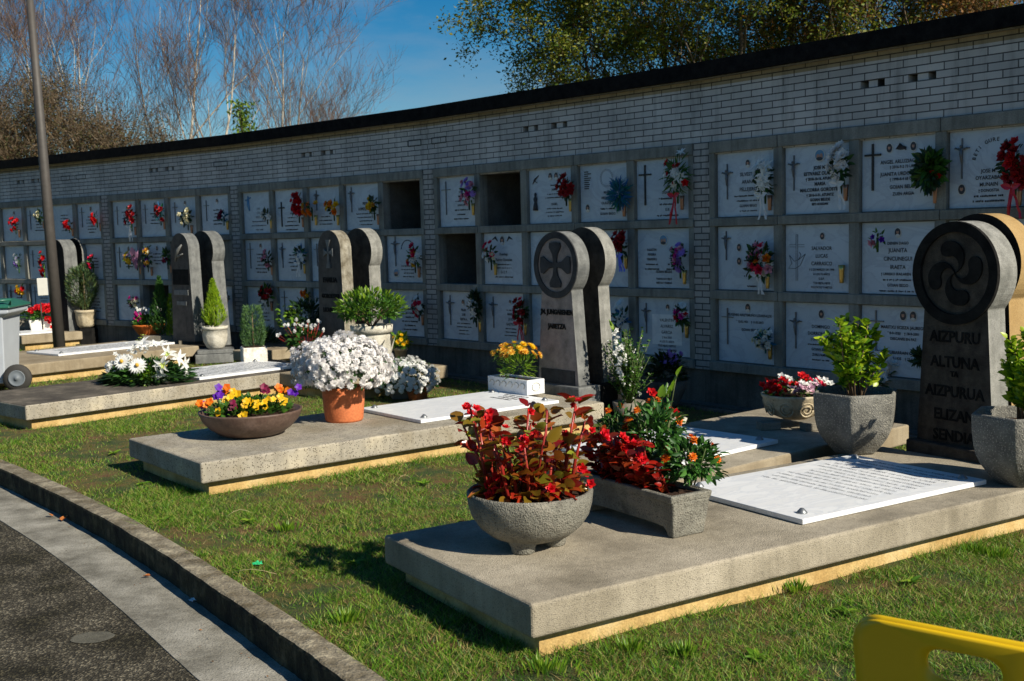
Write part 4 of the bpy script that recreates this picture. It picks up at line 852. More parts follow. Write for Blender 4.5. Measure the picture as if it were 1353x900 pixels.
# ------------------------------------------------------------------ grave slabs
def frame_pt(O, h, s, t): h = rad(h); return np.array([O[0]+s*math.cos(h)-t*math.sin(h), O[1]+s*math.sin(h)+t*math.cos(h)])
FR = dict(G1=((0.054,4.688),32.3), G2=((-2.24,7.981),38.5), G3=((-4.84,11.165),48.3), G4=((-7.261,14.216),51.5), G5=((-8.714,20.12),45.0), R2=((0.93,6.947),41.0), R3=((-1.86,12.64),48.0), R4=(tuple(at(341,465,SLZ)),50.0))
FOOT = []
def pt(k, s, t): return frame_pt(FR[k][0], FR[k][1], s, t)
def grave(k, L, W, topm, label, sidem=None, marble=None, lines=None, basem='yellow_plaster', endin=0.12, bolts=True, group='low concrete grave slabs on the lawn'):
    O,h = FR[k]; root = thing('grave_slab', label, 'grave', (O[0],O[1],GZ), rad(h), group)
    FOOT.append((k, -0.02, L+0.02, -0.02, W+0.02))
    g = MB().box(0,L,0,W,0.10,SLZ-GZ); sl = g.build('slab', [topm, sidem or topm], root)
    for p in sl.data.polygons:
        if abs(p.normal.z) < 0.5: p.material_index = 1
    bevel(sl, 0.016, 3)
    g = MB().box(0.085,L-endin,0.075,W-0.075,-0.15,0.0985); g.build('plinth', basem, root)
    if marble:
        s0,s1,t0,t1 = marble; z = SLZ-GZ
        m_ = bevel(MB().box(s0,s1,t0,t1,z+0.003,z+0.032).build('marble_plate', 'marble', root), 0.004, 2)
        for a_,c_ in ((s0+.1,t0+.1),(s1-.09,t0+.1),(s0+.1,t1-.1),(s1-.09,t1-.1)):
            MB().lathe([(.0,.030),(.010,.028),(.030,.006),(.030,.0),(.0,0)],10,0,None,(a_,c_,z+0.031)).build('bolt','bolt_metal',m_)
        if lines:
            x_ = s0+.25 if not lines.get('x') else lines['x']; g = MB()
            xx = lines['x0']; kk = 0
            while xx < lines['x1']:
                yy = t0+lines.get('m',.12)+random.uniform(0,.05); end = t1-lines.get('m',.12)-random.uniform(0,.12)
                while yy < end:
                    w = random.uniform(*lines.get('w',(.015,.07)))
                    # letters: short strokes that make up words
                    q = yy
                    while q < min(yy+w, end):
                        hh_ = lines['h']*random.uniform(.55,1.0); g.box(xx,xx+hh_,q,q+lines.get('t',.0035),z+.0325,z+.0335); 
                        if random.random()<.5: g.box(xx+hh_*.4,xx+hh_*.4+.004,q,q+.009,z+.0325,z+.0335)
                        q += lines.get('p',.0095)
                    yy += w+random.uniform(.014,.022)
                xx += lines['step']; kk += 1
            g.build('inscription', lines.get('mat','ink'), m_)
    return root
grave('G1',5.2 if False else 3.94,1.42,'slab_grey','nearest concrete grave slab carrying the red begonia bowl and long planter',marble=(1.86,3.42,.22,1.24),lines=dict(x0=2.45,x1=3.32,step=.072,h=.034,m=.09,w=(.03,.14),t=.0028,p=.013,mat='ink_grey'))
grave('G2',3.94,1.43,'slab_agg','grey pebbly grave slab carrying the brown pansy bowl and the terracotta pot',marble=(2.06,3.60,.25,1.25),lines=dict(x0=3.28,x1=3.50,step=.07,h=.04,m=.3,w=(.03,.1)),sidem='slab_agg')
grave('G3',4.0,1.42,'slab_dark','dark weathered grave slab carrying the white lily and gerbera arrangement',sidem='slab_agg',marble=(2.12,3.62,.20,1.20),lines=dict(x0=2.30,x1=3.55,step=.09,h=.05,m=.10,w=(.05,.2),mat='ink_grey'))
grave('G4',3.97,2.0,'slab_warm','warm beige grave slab with the orange cyclamen bowl, behind the grey bin',sidem='slab_warm',marble=(2.0,3.95,.60,1.48),lines=dict(x0=2.3,x1=3.7,step=.09,h=.05,m=.12,w=(.05,.2),mat='ink_grey'))
grave('G5',1.25,1.3,'slab_warm','farthest short grave slab left of the lamp post, under a white box of red geraniums',sidem='slab_warm',marble=(-0.05,.78,.12,.85))
grave('R2',2.9,1.38,'slab_grey','grave slab beside the nearest one, carrying the carved stone flower bowl',sidem='slab_warm',marble=(.30,1.55,.27,1.30))
grave('R3',1.60,1.36,'slab_warm','short grave slab end behind the white chrysanthemums, beside the wall path',sidem='slab_warm')
grave('R4',1.3,.60,'slab_warm','small beige grave slab between the square potted conifer and the white cyclamen pot',sidem='slab_warm')

# ------------------------------------------------------------------ headstones
def disc_outline(rd, zc, wt, wb, z0, n=40):
    """disc on a tapering shaft: x,z outline starting bottom right going up"""
    al = math.asin(min(.98, wt/rd)); pts = [(wb,z0)]
    a0 = -math.pi/2 + al; 
    for i in range(n+1):
        a = a0 + (2*math.pi-2*al)*i/n; pts.append((rd*math.cos(a), zc+rd*math.sin(a)))
    pts.append((-wb,z0)); return pts
def arch_outline(w, zt_, wb, z0, n=24):
    pts = [(wb,z0)]
    for i in range(n+1):
        a = math.pi*i/n; pts.append((w*math.cos(a), zt_-w+w*math.sin(a)))
    pts.append((-wb,z0)); return pts
def stele_at(name, label, base, h, outline, th, faces, sides, blk=None, blkmat='granite', group=None, bv=.008):
    """local x: right along the face, y: backwards; origin centre bottom of front face at ground"""
    root = thing(name, label, 'headstone', (base[0],base[1],GZ), rad(h)-math.pi/2, group)
    g = MB().prism(outline, 0, th, 0, 1); bevel(g.build('stone', [faces, sides], root), bv, 2)
    if blk:
        w, d0, d1, zb = blk; bevel(MB().box(-w,w,d0,d1,-.12,zb).build('base_block', blkmat, root), .015, 2)
    return root
def cent(k, s, t): return pt(k, s, t)
def relief_text(root, body, size, x, z, mat, y=-0.004, bold=.004, sx=1.0):
    V,F = text_geo(body, size, 'CENTER', 0.003, bold); V = np.stack([V[:,0]*sx+x, V[:,2]*-1+y, V[:,1]+z],1)
    MB().add(V,F).build('inscription', mat, root)
def ring(root, r0, r1, zc, y0, y1, mat, n=48, name='ring'):
    V=[]; F=[]
    for i in range(n):
        a=2*math.pi*i/n
        for r_,y in ((r1,y1),(r1,y0),(r0,y0),(r0,y1)): V.append((r_*math.cos(a),y,zc+r_*math.sin(a)))
    for i in range(n):
        i2=(i+1)%n
        for j in range(3): F.append((i*4+j,i2*4+j,i2*4+j+1,i*4+j+1))
    MB().add(V,F).build(name,mat,root)
# stele 1 : lauburu disc
HS = 'round topped headstones standing in pairs'
c1 = cent('G1',3.99,.87)
ST1 = stele_at('headstone','large dark round headstone with a four armed curl emblem, between the tall pots',c1,29,disc_outline(.345,1.493,.255,.31,.335),.165,'stele_face_dark','granite_light',(.36,-.06,.32,.335),'stele_face_dark',HS)
ring(ST1,.275,.343,1.493,-.022,.0,'stele_black')
g = MB()
for q in range(4):
    a = q*math.pi/2+rad(20); Rr_=.222; arm=[]
    for i in range(17): t_=math.pi-math.pi*i/16; arm.append((Rr_/2+Rr_/2*math.cos(t_), Rr_/2*math.sin(t_)))
    for i in range(1,13): t_=-math.pi*i/12; arm.append((Rr_*.77+Rr_*.23*math.cos(t_), Rr_*.23*math.sin(t_)*1.1))
    for i in range(1,9): t_=math.pi*i/9; arm.append((Rr_*.27+Rr_*.27*math.cos(t_), Rr_*.24*math.sin(t_)))
    ca,sa=math.cos(a),math.sin(a); ol=[(x*ca+y*sa,1.493+x*sa-y*ca) for x,y in arm]
    g.prism(ol,-.014,.002,0,0)
g.build('emblem','stele_black',ST1)
for i,(tx,zz) in enumerate((('AIZPURU',1.03),('ALTUNA',.86),('TA',.80),('AIZPURUA',.66),('ELIZAN',.50),('SENDIA',.36))): relief_text(ST1,tx,.105 if i!=2 else .05,0,zz,'stele_black',sx=.95,bold=.002)
c1b = cent('G1',4.18,.84)
stele_at('headstone','tan orange round headstone close behind the large dark round one',c1b,29,disc_outline(.335,1.55,.245,.30,.20),.165,'stele_black','granite_tan',(.36,-.06,.32,.20),'granite_tan',HS)
# stele 2 : cross pattee
c2 = cent('G2',4.01,.73)
ST2 = stele_at('headstone','grey round headstone with a flared cross in a dark ring',c2,38.5,disc_outline(.325,1.52,.22,.30,.355),.145,'stele_face_b','granite',(.365,-.06,.235,.355),'granite',HS)
ring(ST2,.262,.323,1.52,-.012,0,'ring_grey')
g = MB()
for q in range(4):
    a=q*math.pi/2; arm=[(.028,-.02),(.10,-.035),(.175,-.085),(.215,-.075),(.222,0),(.215,.075),(.175,.085),(.10,.035),(.028,.02)]
    ca,sa=math.cos(a),math.sin(a); g.prism([(x*ca-y*sa,1.52+x*sa+y*ca) for x,y in arm],-.016,.002,0,0)
g.box(-.03,.03,-.016,.002,1.49,1.55); g.build('cross','ring_grey',ST2)
relief_text(ST2,'JN. JUNGARENEN',.066,0,1.04,'stele_black',sx=.92,bold=.003); relief_text(ST2,'JABETZA',.066,0,.90,'stele_black',bold=.003)
MB().box(-.25,.25,-.006,.002,.36,.50).build('dark_band','ring_grey',ST2)
c2b = cent('G2',4.33,.70)
ST2b = stele_at('headstone','second grey round headstone, just behind the one with the flared cross',c2b,38.5,disc_outline(.33,1.55,.22,.28,.36),.145,'stele_face_dark','granite_light',(.36,-.10,.30,.36),'stele_black',HS)
# stele 3 : arch
p3 = at(440,468,.455)
ST3 = stele_at('headstone','arched headstone with yellow lichen and a carved flared cross, behind the white chrysanthemum pot',p3,44,arch_outline(.245,1.94,.29,.30),.17,'stele_face','granite_lichen',(.33,-.06,.22,.30),'granite',HS)
g = MB()
for q,(l_,w_) in enumerate(((.16,.05),(.10,.05),(.20,.05),(.10,.05))):
    a=[math.pi/2,0,-math.pi/2,math.pi][q]; arm=[(.0,-.014),(l_*.5,-.018),(l_,-w_),(l_,w_),(l_*.5,.018),(0,.014)]
    ca,sa=math.cos(a),math.sin(a); g.prism([(x*ca-y*sa,1.66+x*sa+y*ca) for x,y in arm],-.02,.002,0,0)
g.build('cross','granite',ST3)
relief_text(ST3,'FAMILIA',.085,0,1.28,'stele_black'); relief_text(ST3,'GOROSTEGI',.07,0,1.08,'stele_black'); relief_text(ST3,'LIZARAZU',.075,0,.90,'stele_black')
p3b = p3 + np.array([math.cos(rad(44)),math.sin(rad(44))])*.43 + np.array([math.sin(rad(44)),-math.cos(rad(44))])*.02
stele_at('headstone','pale round headstone with a narrow neck, paired right behind the lichen covered arched one',p3b,44,disc_outline(.30,1.66,.235,.27,.30),.18,'stele_face_dark','granite_light',(.33,-.06,.26,.30),'granite',HS)
# stele 4
p4 = at(243,446,.455)
ST4 = stele_at('headstone','polished dark arched headstone with small relief panels, left of the lime green conifer',p4,49,arch_outline(.24,1.98,.30,.30),.20,'stele_face','granite',(.36,-.06,.25,.18),'stele_face',HS)
g = MB(); g.tube([(-.12,-.01,1.55),(-.02,-.02,1.72),(.08,-.01,1.80)],[.012,.03,.01],6); g.tube([(-.04,-.01,1.62),(.1,-.01,1.66)],[.02,.01],6); g.build('relief','granite',ST4)
MB().box(-.19,.19,-.012,.002,1.02,1.10).build('panel','granite',ST4); MB().box(-.13,.13,-.012,.002,.86,.92).build('panel','granite',ST4); MB().box(-.22,.22,-.004,.002,1.18,1.42).build('panel','stele_black',ST4)
p4b = p4 + np.array([math.cos(rad(49)),math.sin(rad(49))])*.40
stele_at('headstone','grey round headstone with a wide shaft, paired behind the polished dark arched one',p4b,49,disc_outline(.31,1.70,.26,.36,.2),.22,'stele_face_dark','granite',(.36,-.06,.25,.2),'stele_black',HS)
# stele 5
p5 = at(80,434,.40)
stele_at('headstone','dark round headstone half hidden behind the lamp post',p5,52,arch_outline(.26,1.95,.30,.1),.26,'stele_black','granite',(.36,-.06,.3,.15),'stele_black',HS)
p5b = p5 + np.array([math.cos(rad(52)),math.sin(rad(52))])*.36
stele_at('headstone','tan grey arched headstone behind the conifer in the beige urn',p5b,52,arch_outline(.28,1.97,.30,.1),.22,'stele_black','granite_light',(.36,-.06,.3,.15),'stele_black',HS)

# ------------------------------------------------------------------ planted containers
def plant_root(name, label, cat, xy, z, rzd=0.0, group=None): return thing(name, label, cat, (xy[0],xy[1],z), rad(rzd), group)
def soil(root, r, z, n=20, box=None):
    g = MB()
    if box: x0,x1,y0,y1 = box; g.box(x0,x1,y0,y1,z-.03,z)
    else: g.lathe([(r,z-.03),(r,z),(r*.5,z+.012),(0.001,z+.015)],n)
    g.build('soil','soil',root)
def foliage(root, mat, pts, dirs, size, tpl='leaf', name='leaves', jit=.5, up=None, var=(.7,1.3)):
    n = len(pts); g = MB().scatter(T[tpl], scl(alongR(dirs, up, jit), RNG.uniform(*var,n)*size), pts, 0, True); return g.build(name, mat, root)
def flowers(root, mat, pts, dirs, size, tpl, name='blossoms', var=(.85,1.15)):
    n = len(pts); g = MB().scatter(T[tpl], scl(dirR(dirs), RNG.uniform(*var,n)*size), pts, 0, True); return g.build(name, mat, root)
def dome(n, rx, ry, rz_, zc, shell=.75, zmin=-.2):
    v = rdir(n, zmin); r_ = RNG.uniform(shell,1,(n,1)); return v*r_*np.array([rx,ry,rz_])+np.array([0,0,zc]), v
LATHE_FEET = []
# 1. concrete bowl with begonias
def begonia(root, spots, hmax, leafm, n_stem, z0, fr=.4, sz=.075, flower='red', seedspread=.22):
    gs = MB(); LP=[]; LD=[]; FP=[]; FD=[]
    for i in range(n_stem):
        x,y = spots[i%len(spots)] + RNG.normal(0,.03,2); h = hmax*RNG.uniform(.45,1.0); lean = np.array([x,y])*RNG.uniform(.2,.9)+RNG.normal(0,.04,2)
        P_ = [np.array([x,y,z0]), np.array([x+lean[0]*.4,y+lean[1]*.4,z0+h*.5]), np.array([x+lean[0],y+lean[1],z0+h])]
        gs.tube(P_,[.011,.009,.005],6)
        for t_ in np.linspace(.12,1.0,7):
            p = P_[0]*(1-t_)**2+2*P_[1]*t_*(1-t_)+P_[2]*t_*t_; nn = 2 if t_<.95 else 3
            for q in range(nn):
                a = RNG.uniform(0,2*math.pi); d = np.array([math.cos(a),math.sin(a),RNG.uniform(.0,.9)]); LP.append(p+d*.012); LD.append(d)
        if RNG.random() < fr:
            for q in range(RNG.integers(2,5)):
                FP.append(P_[2]+RNG.normal(0,.022,3)+np.array([0,0,.012])); FD.append(np.array([RNG.normal(0,.5),-.8,.8])+RNG.normal(0,.3,3))
    gs.build('stems','begonia_stem',root)
    foliage(root, leafm, np.array(LP), np.array(LD), sz, 'ovate', var=(.55,1.35), jit=.7)
    if FP: flowers(root, flower, np.array(FP), np.array(FD), .026, 'rose')
b1 = plant_root('flower_bowl','round pebbled concrete bowl on stub feet full of red begonias, nearest planter','planter',pt('G1',.50,.76),SLZ,0)
prof = [(.12,.040),(.20,.068),(.258,.115),(.295,.17),(.312,.23),(.318,.285),(.308,.295),(.29,.29),(.275,.24),(.25,.18),(.20,.12),(.12,.09),(0.001,.085)]
g = MB().lathe([(0.001,.034)]+prof,48)
for a in (rad(250),rad(10),rad(130)):
    g.lathe([(.0,0),(.052,0),(.060,.008),(.060,.025),(.072,.05),(.095,.085),(.10,.12)],18,0,None,(.118*math.cos(a),.118*math.sin(a),0))
g.build('bowl','pot_concrete',b1); soil(b1,.275,.25)
begonia(b1,[np.array(p) for p in ((-.2,-.02),(-.15,.1),(-.12,-.14),(0,-.16),(.04,.0),(0,.15),(.12,-.1),(.17,.06),(.2,-.05),(-.05,-.05))],.50,'begonia_leaf',24,.24,.62,sz=.078)
# extra low skirt of leaves and red clusters at the left and right
v = rdir(90,-.1); P_ = np.stack([v[:,0]*.24, v[:,1]*.24, .29+np.abs(v[:,2])*.10],1); foliage(b1,'begonia_leaf',P_,v*np.array([1,1,.7]),.072,'ovate',var=(.6,1.3),jit=.6)
P_ = np.array([(-.19,-.14,.36),(-.17,-.17,.33),(-.21,-.12,.34),(-.16,-.15,.39),(-.13,-.18,.35),(.10,-.22,.34),(.13,-.2,.31),(.26,-.05,.40),(.28,-.03,.37),(.30,-.09,.33),(-.2,-.15,.30)]); flowers(b1,'red',P_,np.array([(RNG.normal(0,.3),-1,.5) for _ in P_]),.030,'rose')
# 2. trough
tr = plant_root('flower_trough','long rectangular concrete planter with dark red begonias and orange marigolds','planter',pt('G1',1.125,.41),SLZ,FR['G1'][1])
g = MB()
W_,L_2,H_ = .26,.80,.225
sp = [(.020,0),(.065,0),(.075,.025),(.10,.046),(.20,.052),(L_2-.20,.052),(L_2-.10,.046),(L_2-.075,.025),(L_2-.065,0),(L_2-.020,0),(L_2+.006,.19),(-.006,.19)]
V = [(.025,y_,z_) if z_<.1 else (.004,y_,z_) for y_,z_ in sp]+[(W_-.025,y_,z_) if z_<.1 else (W_-.004,y_,z_) for y_,z_ in sp]
n_ = len(sp); F = [tuple(range(n_)), tuple(range(2*n_-1,n_-1,-1))]+[(i,n_+i,n_+(i+1)%n_,(i+1)%n_) for i in range(n_)]
g.add(V,F)
def rect_ring(z, ins): return [(ins,ins,z),(W_-ins,ins,z),(W_-ins,L_2-ins,z),(ins,L_2-ins,z)]
V = rect_ring(.185,-.004)+rect_ring(H_,-.010)+rect_ring(H_,.026)+rect_ring(.186,.030); F = [(3,2,1,0)]
for a_ in (0,4,8):
    for i in range(4): F.append((a_+i,a_+(i+1)%4,a_+4+(i+1)%4,a_+4+i))
g.add(V,F)
bevel(g.build('trough','pot_concrete',tr),.009,3); soil(tr,0,.205,box=(.028,W_-.028,.028,L_2-.028))
bp_ = bpy.data.objects.new('begonia', None); COL.objects.link(bp_); bp_.parent = tr; bp_.location=(.13,.45,0)
gs=MB(); LP=[];LD=[];FP=[]
for i in range(22):
    x,y = RNG.uniform(-.09,.02),RNG.uniform(-.30,.30); h=RNG.uniform(.12,.30); lx,ly=RNG.normal(-.06,.04),RNG.normal(.0,.05)
    gs.tube([(x,y,.19),(x+lx*.5,y+ly*.5,.19+h*.6),(x+lx,y+ly,.19+h)],[.008,.007,.004],5)
    for t_ in np.linspace(.15,1,6):
        for q in range(3):
            a=RNG.uniform(0,6.28); d=np.array([math.cos(a),math.sin(a),RNG.uniform(-.1,.7)]); LP.append(np.array([x+lx*t_,y+ly*t_,.19+h*t_])); LD.append(d)
    if i%2==0:
        for q in range(3): FP.append(np.array([x+lx,y+ly,.2+h])+RNG.normal(0,.02,3))
gs.build('stems','begonia_stem',bp_); foliage(bp_,'begonia_red',np.array(LP),np.array(LD),.065,'ovate',jit=.7); flowers(bp_,'red',np.array(FP),np.array([(RNG.normal(0,.4),-.9,.6) for _ in FP]),.030,'rose')
mg = bpy.data.objects.new('marigold', None); COL.objects.link(mg); mg.parent = tr; mg.location=(.13,.30,0)
def marigold(root, ctr, rx, h, nl, nf, mat='rust'):
    P_,v = dome(nl, rx, rx, h*.5, .19+h*.6, .35, -.8); P_ += np.array([ctr[0],ctr[1],0]); foliage(root,'marigold_leaf',P_,v+RNG.normal(0,.4,v.shape),.05,'leaf',name='leaves',jit=.8)
    g=MB()
    for i in range(9):
        a=RNG.uniform(0,6.28); g.tube([(ctr[0],ctr[1],.19),(ctr[0]+rx*.4*math.cos(a),ctr[1]+rx*.4*math.sin(a),.19+h*.5),(ctr[0]+rx*.8*math.cos(a),ctr[1]+rx*.8*math.sin(a),.19+h)],[.006,.004,.003],5)
    g.build('stems','stem',root)
    v = rdir(nf,.35); P_ = v*np.array([rx*1.0,rx*1.0,h*.62])+np.array([ctr[0],ctr[1],.19+h*.52]); flowers(root,mat,P_,v+np.array([0,-.3,.5]),.027,'pom')
marigold(mg,(.12,.14),.17,.40,1000,12); marigold(mg,(.14,-.15),.16,.25,520,10); marigold(mg,(.06,.36),.13,.36,400,7)
# 3/4. tall faceted pots with laurel shrubs
def hexpot(label, xy, rzd, seed, hh):
    root = plant_root('potted_shrub',label,'potted plant',xy,SLZ,rzd,'tall faceted concrete pots with leafy shrubs')
    g = MB(); pr = [(0.001,0),(.150,0),(.158,.012),(.185,.04),(.225,.085),(.258,.13),(.282,.18),(.296,.24),(.305,.32),(.31,.43),(.278,.435),(.27,.25),(.2,.2),(.001,.2)]
    g.lathe(pr,6,smooth=False,phase=rad(240)); pt_=g.build('pot','pot_dark',root,smooth=True); bv_=bevel(pt_,.022,3); pt_.modifiers['bevel'].angle_limit=rad(28); pt_.modifiers['bevel'].harden_normals=False; soil(root,.25,.36,8)
    gs=MB(); LP=[];LD=[]
    for i in range(16):
        a=RNG.uniform(0,6.28); r0=RNG.uniform(0,.05); r1=RNG.uniform(.06,.27); h=RNG.uniform(.28,hh); 
        P_=[np.array([r0*math.cos(a),r0*math.sin(a),.34]),np.array([r1*.5*math.cos(a),r1*.5*math.sin(a),.34+h*.55]),np.array([r1*math.cos(a+.3),r1*math.sin(a+.3),.36+h])]
        gs.tube(P_,[.007,.006,.003],5)
        for t_ in np.linspace(.34,1,19):
            p=P_[0]*(1-t_)**2+2*P_[1]*t_*(1-t_)+P_[2]*t_*t_
            for q in range(4):
                b_=RNG.uniform(0,6.28); d=np.array([math.cos(b_),math.sin(b_),RNG.uniform(.2,1.3)]); LP.append(p+RNG.normal(0,.012,3)); LD.append(d)
    gs.build('stems','wood',root); foliage(root,'laurel',np.array(LP),np.array(LD),.056,'leafw',jit=.7)
    return root
hexpot('faceted dark concrete pot with a bright green laurel, left of the large round headstone',pt('G1',3.63,1.40),8,1,.60)
hexpot('faceted concrete pot with a green laurel at the right edge of the photo',pt('G1',3.62,.12),-2,2,.56)
# 5. carved stone bowl
p = at(1047,566,SLZ)+np.array([.05,.13]); r5 = plant_root('flower_bowl','carved cream stone bowl of red, pink and white cyclamens raised on two small blocks','planter',p,SLZ+.06,0)
g = MB().lathe([(0.001,0),(.10,.0),(.19,.04),(.235,.11),(.25,.17),(.262,.185),(.262,.20),(.235,.20),(.22,.13),(.001,.10)],48)
for i in range(9):
    a=2*math.pi*i/9
    for rr,n_ in ((.055,14),(.03,10)):
        P_=[]
        for j in range(n_+1):
            b_=2*math.pi*j/n_; th_=a+rr*math.cos(b_)/.235; zz=.095+rr*math.sin(b_); R_=.238-(.12-zz)*.28 if zz<.12 else .243; P_.append((R_*math.cos(th_),R_*math.sin(th_),zz))
        g.tube(P_,[.007]*len(P_),4)
g.build('bowl','cream_stone',r5); soil(r5,.22,.17)
P_,v=dome(240,.22,.22,.09,.20,.6,-.2); foliage(r5,'leafmid',P_,v,.045,'leafw')
for mn,ctr,n_ in (('red',(-.16,-.06,.27),16),('red',(-.05,-.05,.29),10),('red',(.10,.05,.31),12),('white',(-.02,.02,.29),14),('white',(.04,-.1,.27),10),('palepink',(.06,-.12,.26),14),('palepink',(-.02,-.17,.24),6),('crimson',(.2,.02,.27),8),('white',(.2,-.05,.27),8),('red',(-.2,-.1,.24),10)):
    c_=np.array(ctr)+RNG.normal(0,.03,(n_,3))*np.array([1.2,1.2,.7]); flowers(r5,mn,c_,np.array([(RNG.normal(0,.5),-.6+RNG.normal(0,.4),.9) for _ in range(n_)]),.034,'rose')
for q_,lb in (((1018,569),'small pale block under the left side of the carved stone bowl'),((1076,570),'small pale block under the right side of the carved stone bowl')):
    xy=at(*q_,SLZ)+np.array([.0,.05]); o=bevel(MB().box(-.08,.08,-.05,.07,0,.062).build('support_block','block_concrete'),.006,1); o.location=(xy[0],xy[1],SLZ); o.rotation_euler=(0,0,rad(6)); tag(o,lb,'block','blocks under the carved stone bowl')
# 6. white marble box with yellow chrysanthemums
r6 = plant_root('flower_box','white marble box of yellow chrysanthemums standing in front of the flared cross headstone','planter',pt('G2',3.59,.70),SLZ+.032,FR['G2'][1])
g=MB(); V=[]; w_,l_,h_=.22,.62,.145
def rr_(z,i): return [(i,i,z),(w_-i,i,z),(w_-i,l_-i,z),(i,l_-i,z)]
V=rr_(0,0)+rr_(h_,0)+rr_(h_,.02)+rr_(.03,.02); F=[(3,2,1,0),(12,13,14,15)]
for a_ in (0,4,8):
    for i in range(4): F.append((a_+i,a_+(i+1)%4,a_+4+(i+1)%4,a_+4+i))
g.add(V,F); bx_=g.build('box','white_marble_rough' if False else 'marble',r6); bevel(bx_,.004,1)
g=MB()
for i in range(6):
    yy=.07+i*.095; P_=[(-.003,yy+.035*math.cos(t_),.085+.028*math.sin(t_)) for t_ in np.linspace(0,4.2,9)]; g.tube(P_,[.004]*9,4)
g.build('scroll_carving','pale_stone',r6); g=MB()
P_=[(.11+.05*math.cos(t_),-.003,.075+.04*math.sin(t_)) for t_ in np.linspace(0,6.28,13)]; g.tube(P_,[.004]*13,4)
g.build('scroll_carving','pale_stone',r6); soil(r6,0,.125,box=(.02,w_-.02,.02,l_-.02))
P_,v=dome(520,.17,.20,.18,.26,.3,-.7); P_+=np.array([.11,.26,0]); foliage(r6,'leafbright',P_,v+np.array([0,0,.5]),.055,'blade',jit=.7)
v=rdir(30,.1); P_=v*RNG.uniform(.6,1.1,(30,1))*np.array([.22,.27,.15])+np.array([.11,.27,.34]); flowers(r6,'amber',P_,v+np.array([0,-.3,.4]),.042,'mum'); v=rdir(16,.3); P_=v*np.array([.18,.2,.12])+np.array([.11,.25,.365]); flowers(r6,'yellow',P_,v+np.array([0,-.3,.4]),.040,'mum')
P_=np.array([(.05,.5,.30),(.08,.45,.38),(.1,.3,.42),(.05,.52,.34)]); foliage(r6,'leafbright',np.repeat(P_,30,0)+RNG.normal(0,.035,(120,3)),rdir(120,-.2),.04,'blade')
# 7. brown bowl of pansies
r7 = plant_root('flower_bowl','wide brown glazed bowl of yellow, orange and purple pansies','planter',pt('G2',.80,.84),SLZ,0)
g=MB().lathe([(0.001,0),(.20,0),(.26,.02),(.33,.07),(.385,.13),(.41,.19),(.415,.205),(.395,.205),(.37,.14),(.001,.13)],48); g.build('bowl','brown_glaze',r7); soil(r7,.375,.17,30)
P_,v=dome(900,.34,.34,.10,.19,.2,.0); foliage(r7,'leafmid',P_,v+np.array([0,0,.4]),.05,'leafw')
PAN=[('purple',(-.25,-.08,.33)),('purple',(-.23,-.05,.36)),('orange',(-.33,-.12,.27)),('orange',(-.36,-.06,.26)),('yellow',(-.13,-.1,.33)),('yellow',(-.12,-.06,.37)),('yellow',(-.16,-.1,.30)),('maroon',(-.1,-.24,.26)),('maroon',(-.08,-.25,.28)),('yellow',(.02,-.12,.29)),('yellow',(.0,-.2,.27)),('maroon',(.11,.0,.36)),('maroon',(.14,.02,.35)),('yellow',(.14,-.15,.28)),('yellow',(.09,-.2,.25)),('yellow',(.17,-.1,.30)),('orange',(.24,.06,.35)),('orange',(.2,.1,.36)),('yellow',(.25,-.03,.31)),('purple',(.33,0,.34)),('purple',(.37,.0,.33)),('yellow',(.29,-.05,.28)),('yellow',(-.2,-.25,.22)),('yellow',(.0,-.30,.2)),('purple',(-.38,-.02,.25)),('orange',(-.2,.02,.36))]
for mn in ('purple','orange','yellow','maroon'):
    C_=np.array([c for m_,c in PAN if m_==mn]); C_=np.concatenate([C_,C_+RNG.normal(0,.02,C_.shape)]); flowers(r7,mn,C_,np.array([(RNG.normal(.1,.3),-1,.5) for _ in C_]),.034,'pansy')
C_=np.array([c for m_,c in PAN]); g=MB()
for c in C_: g.tube([(c[0]*.8,c[1]*.8,.16),tuple(c)],[.003,.002],4)
g.build('stems','stem',r7)
# 8. terracotta pot, white chrysanthemum dome
def mumbush(root, rx, rz_, zc, n, size=.042, mat='offwhite', zmin=-.45, leafn=700, cr=(0,0)):
    P_,v=dome(leafn,rx*.93,rx*.93,rz_*.93,zc,.45,-.6); P_+=np.array([cr[0],cr[1],0]); foliage(root,'leaf',P_,v+RNG.normal(0,.4,v.shape),.05,'leafw')
    # evenly spread heads (fibonacci) with jitter
    i=np.arange(int(n*1.5)); ph=i*2.399963; z=1-(i+.5)*2/len(i); v=np.stack([np.sqrt(1-z*z)*np.cos(ph),np.sqrt(1-z*z)*np.sin(ph),z],1); v=v[v[:,2]>zmin]; v=v+RNG.normal(0,.05,v.shape); v/=np.linalg.norm(v,axis=1,keepdims=True)
    lump=1+.07*np.sin(v[:,:1]*6+v[:,1:2]*4)+.05*np.sin(v[:,1:2]*9-v[:,2:3]*7); P_=v*RNG.uniform(.86,1.05,(len(v),1))*lump*np.array([rx,rx,rz_])+np.array([cr[0],cr[1],zc]); gap=np.sin(v[:,0]*9+1)*np.cos(v[:,1]*8)*np.sin(v[:,2]*10+.5); kp=gap<.80; P_=P_[kp]; v=v[kp]
    flowers(root,mat,P_,v+RNG.normal(0,.2,v.shape),size,'pom')
r8 = plant_root('potted_chrysanthemum','terracotta pot with a big dome of white chrysanthemums on the pebbly grave slab','potted plant',pt('G2',1.70,.90),SLZ,0)
g=MB().lathe([(0.001,0),(.155,0),(.165,.02),(.178,.16),(.182,.24),(.182,.30),(.165,.30),(.16,.22),(.001,.22)],40); g.build('pot','terracotta',r8); soil(r8,.165,.275)
mumbush(r8,.42,.28,.46,480,.038)
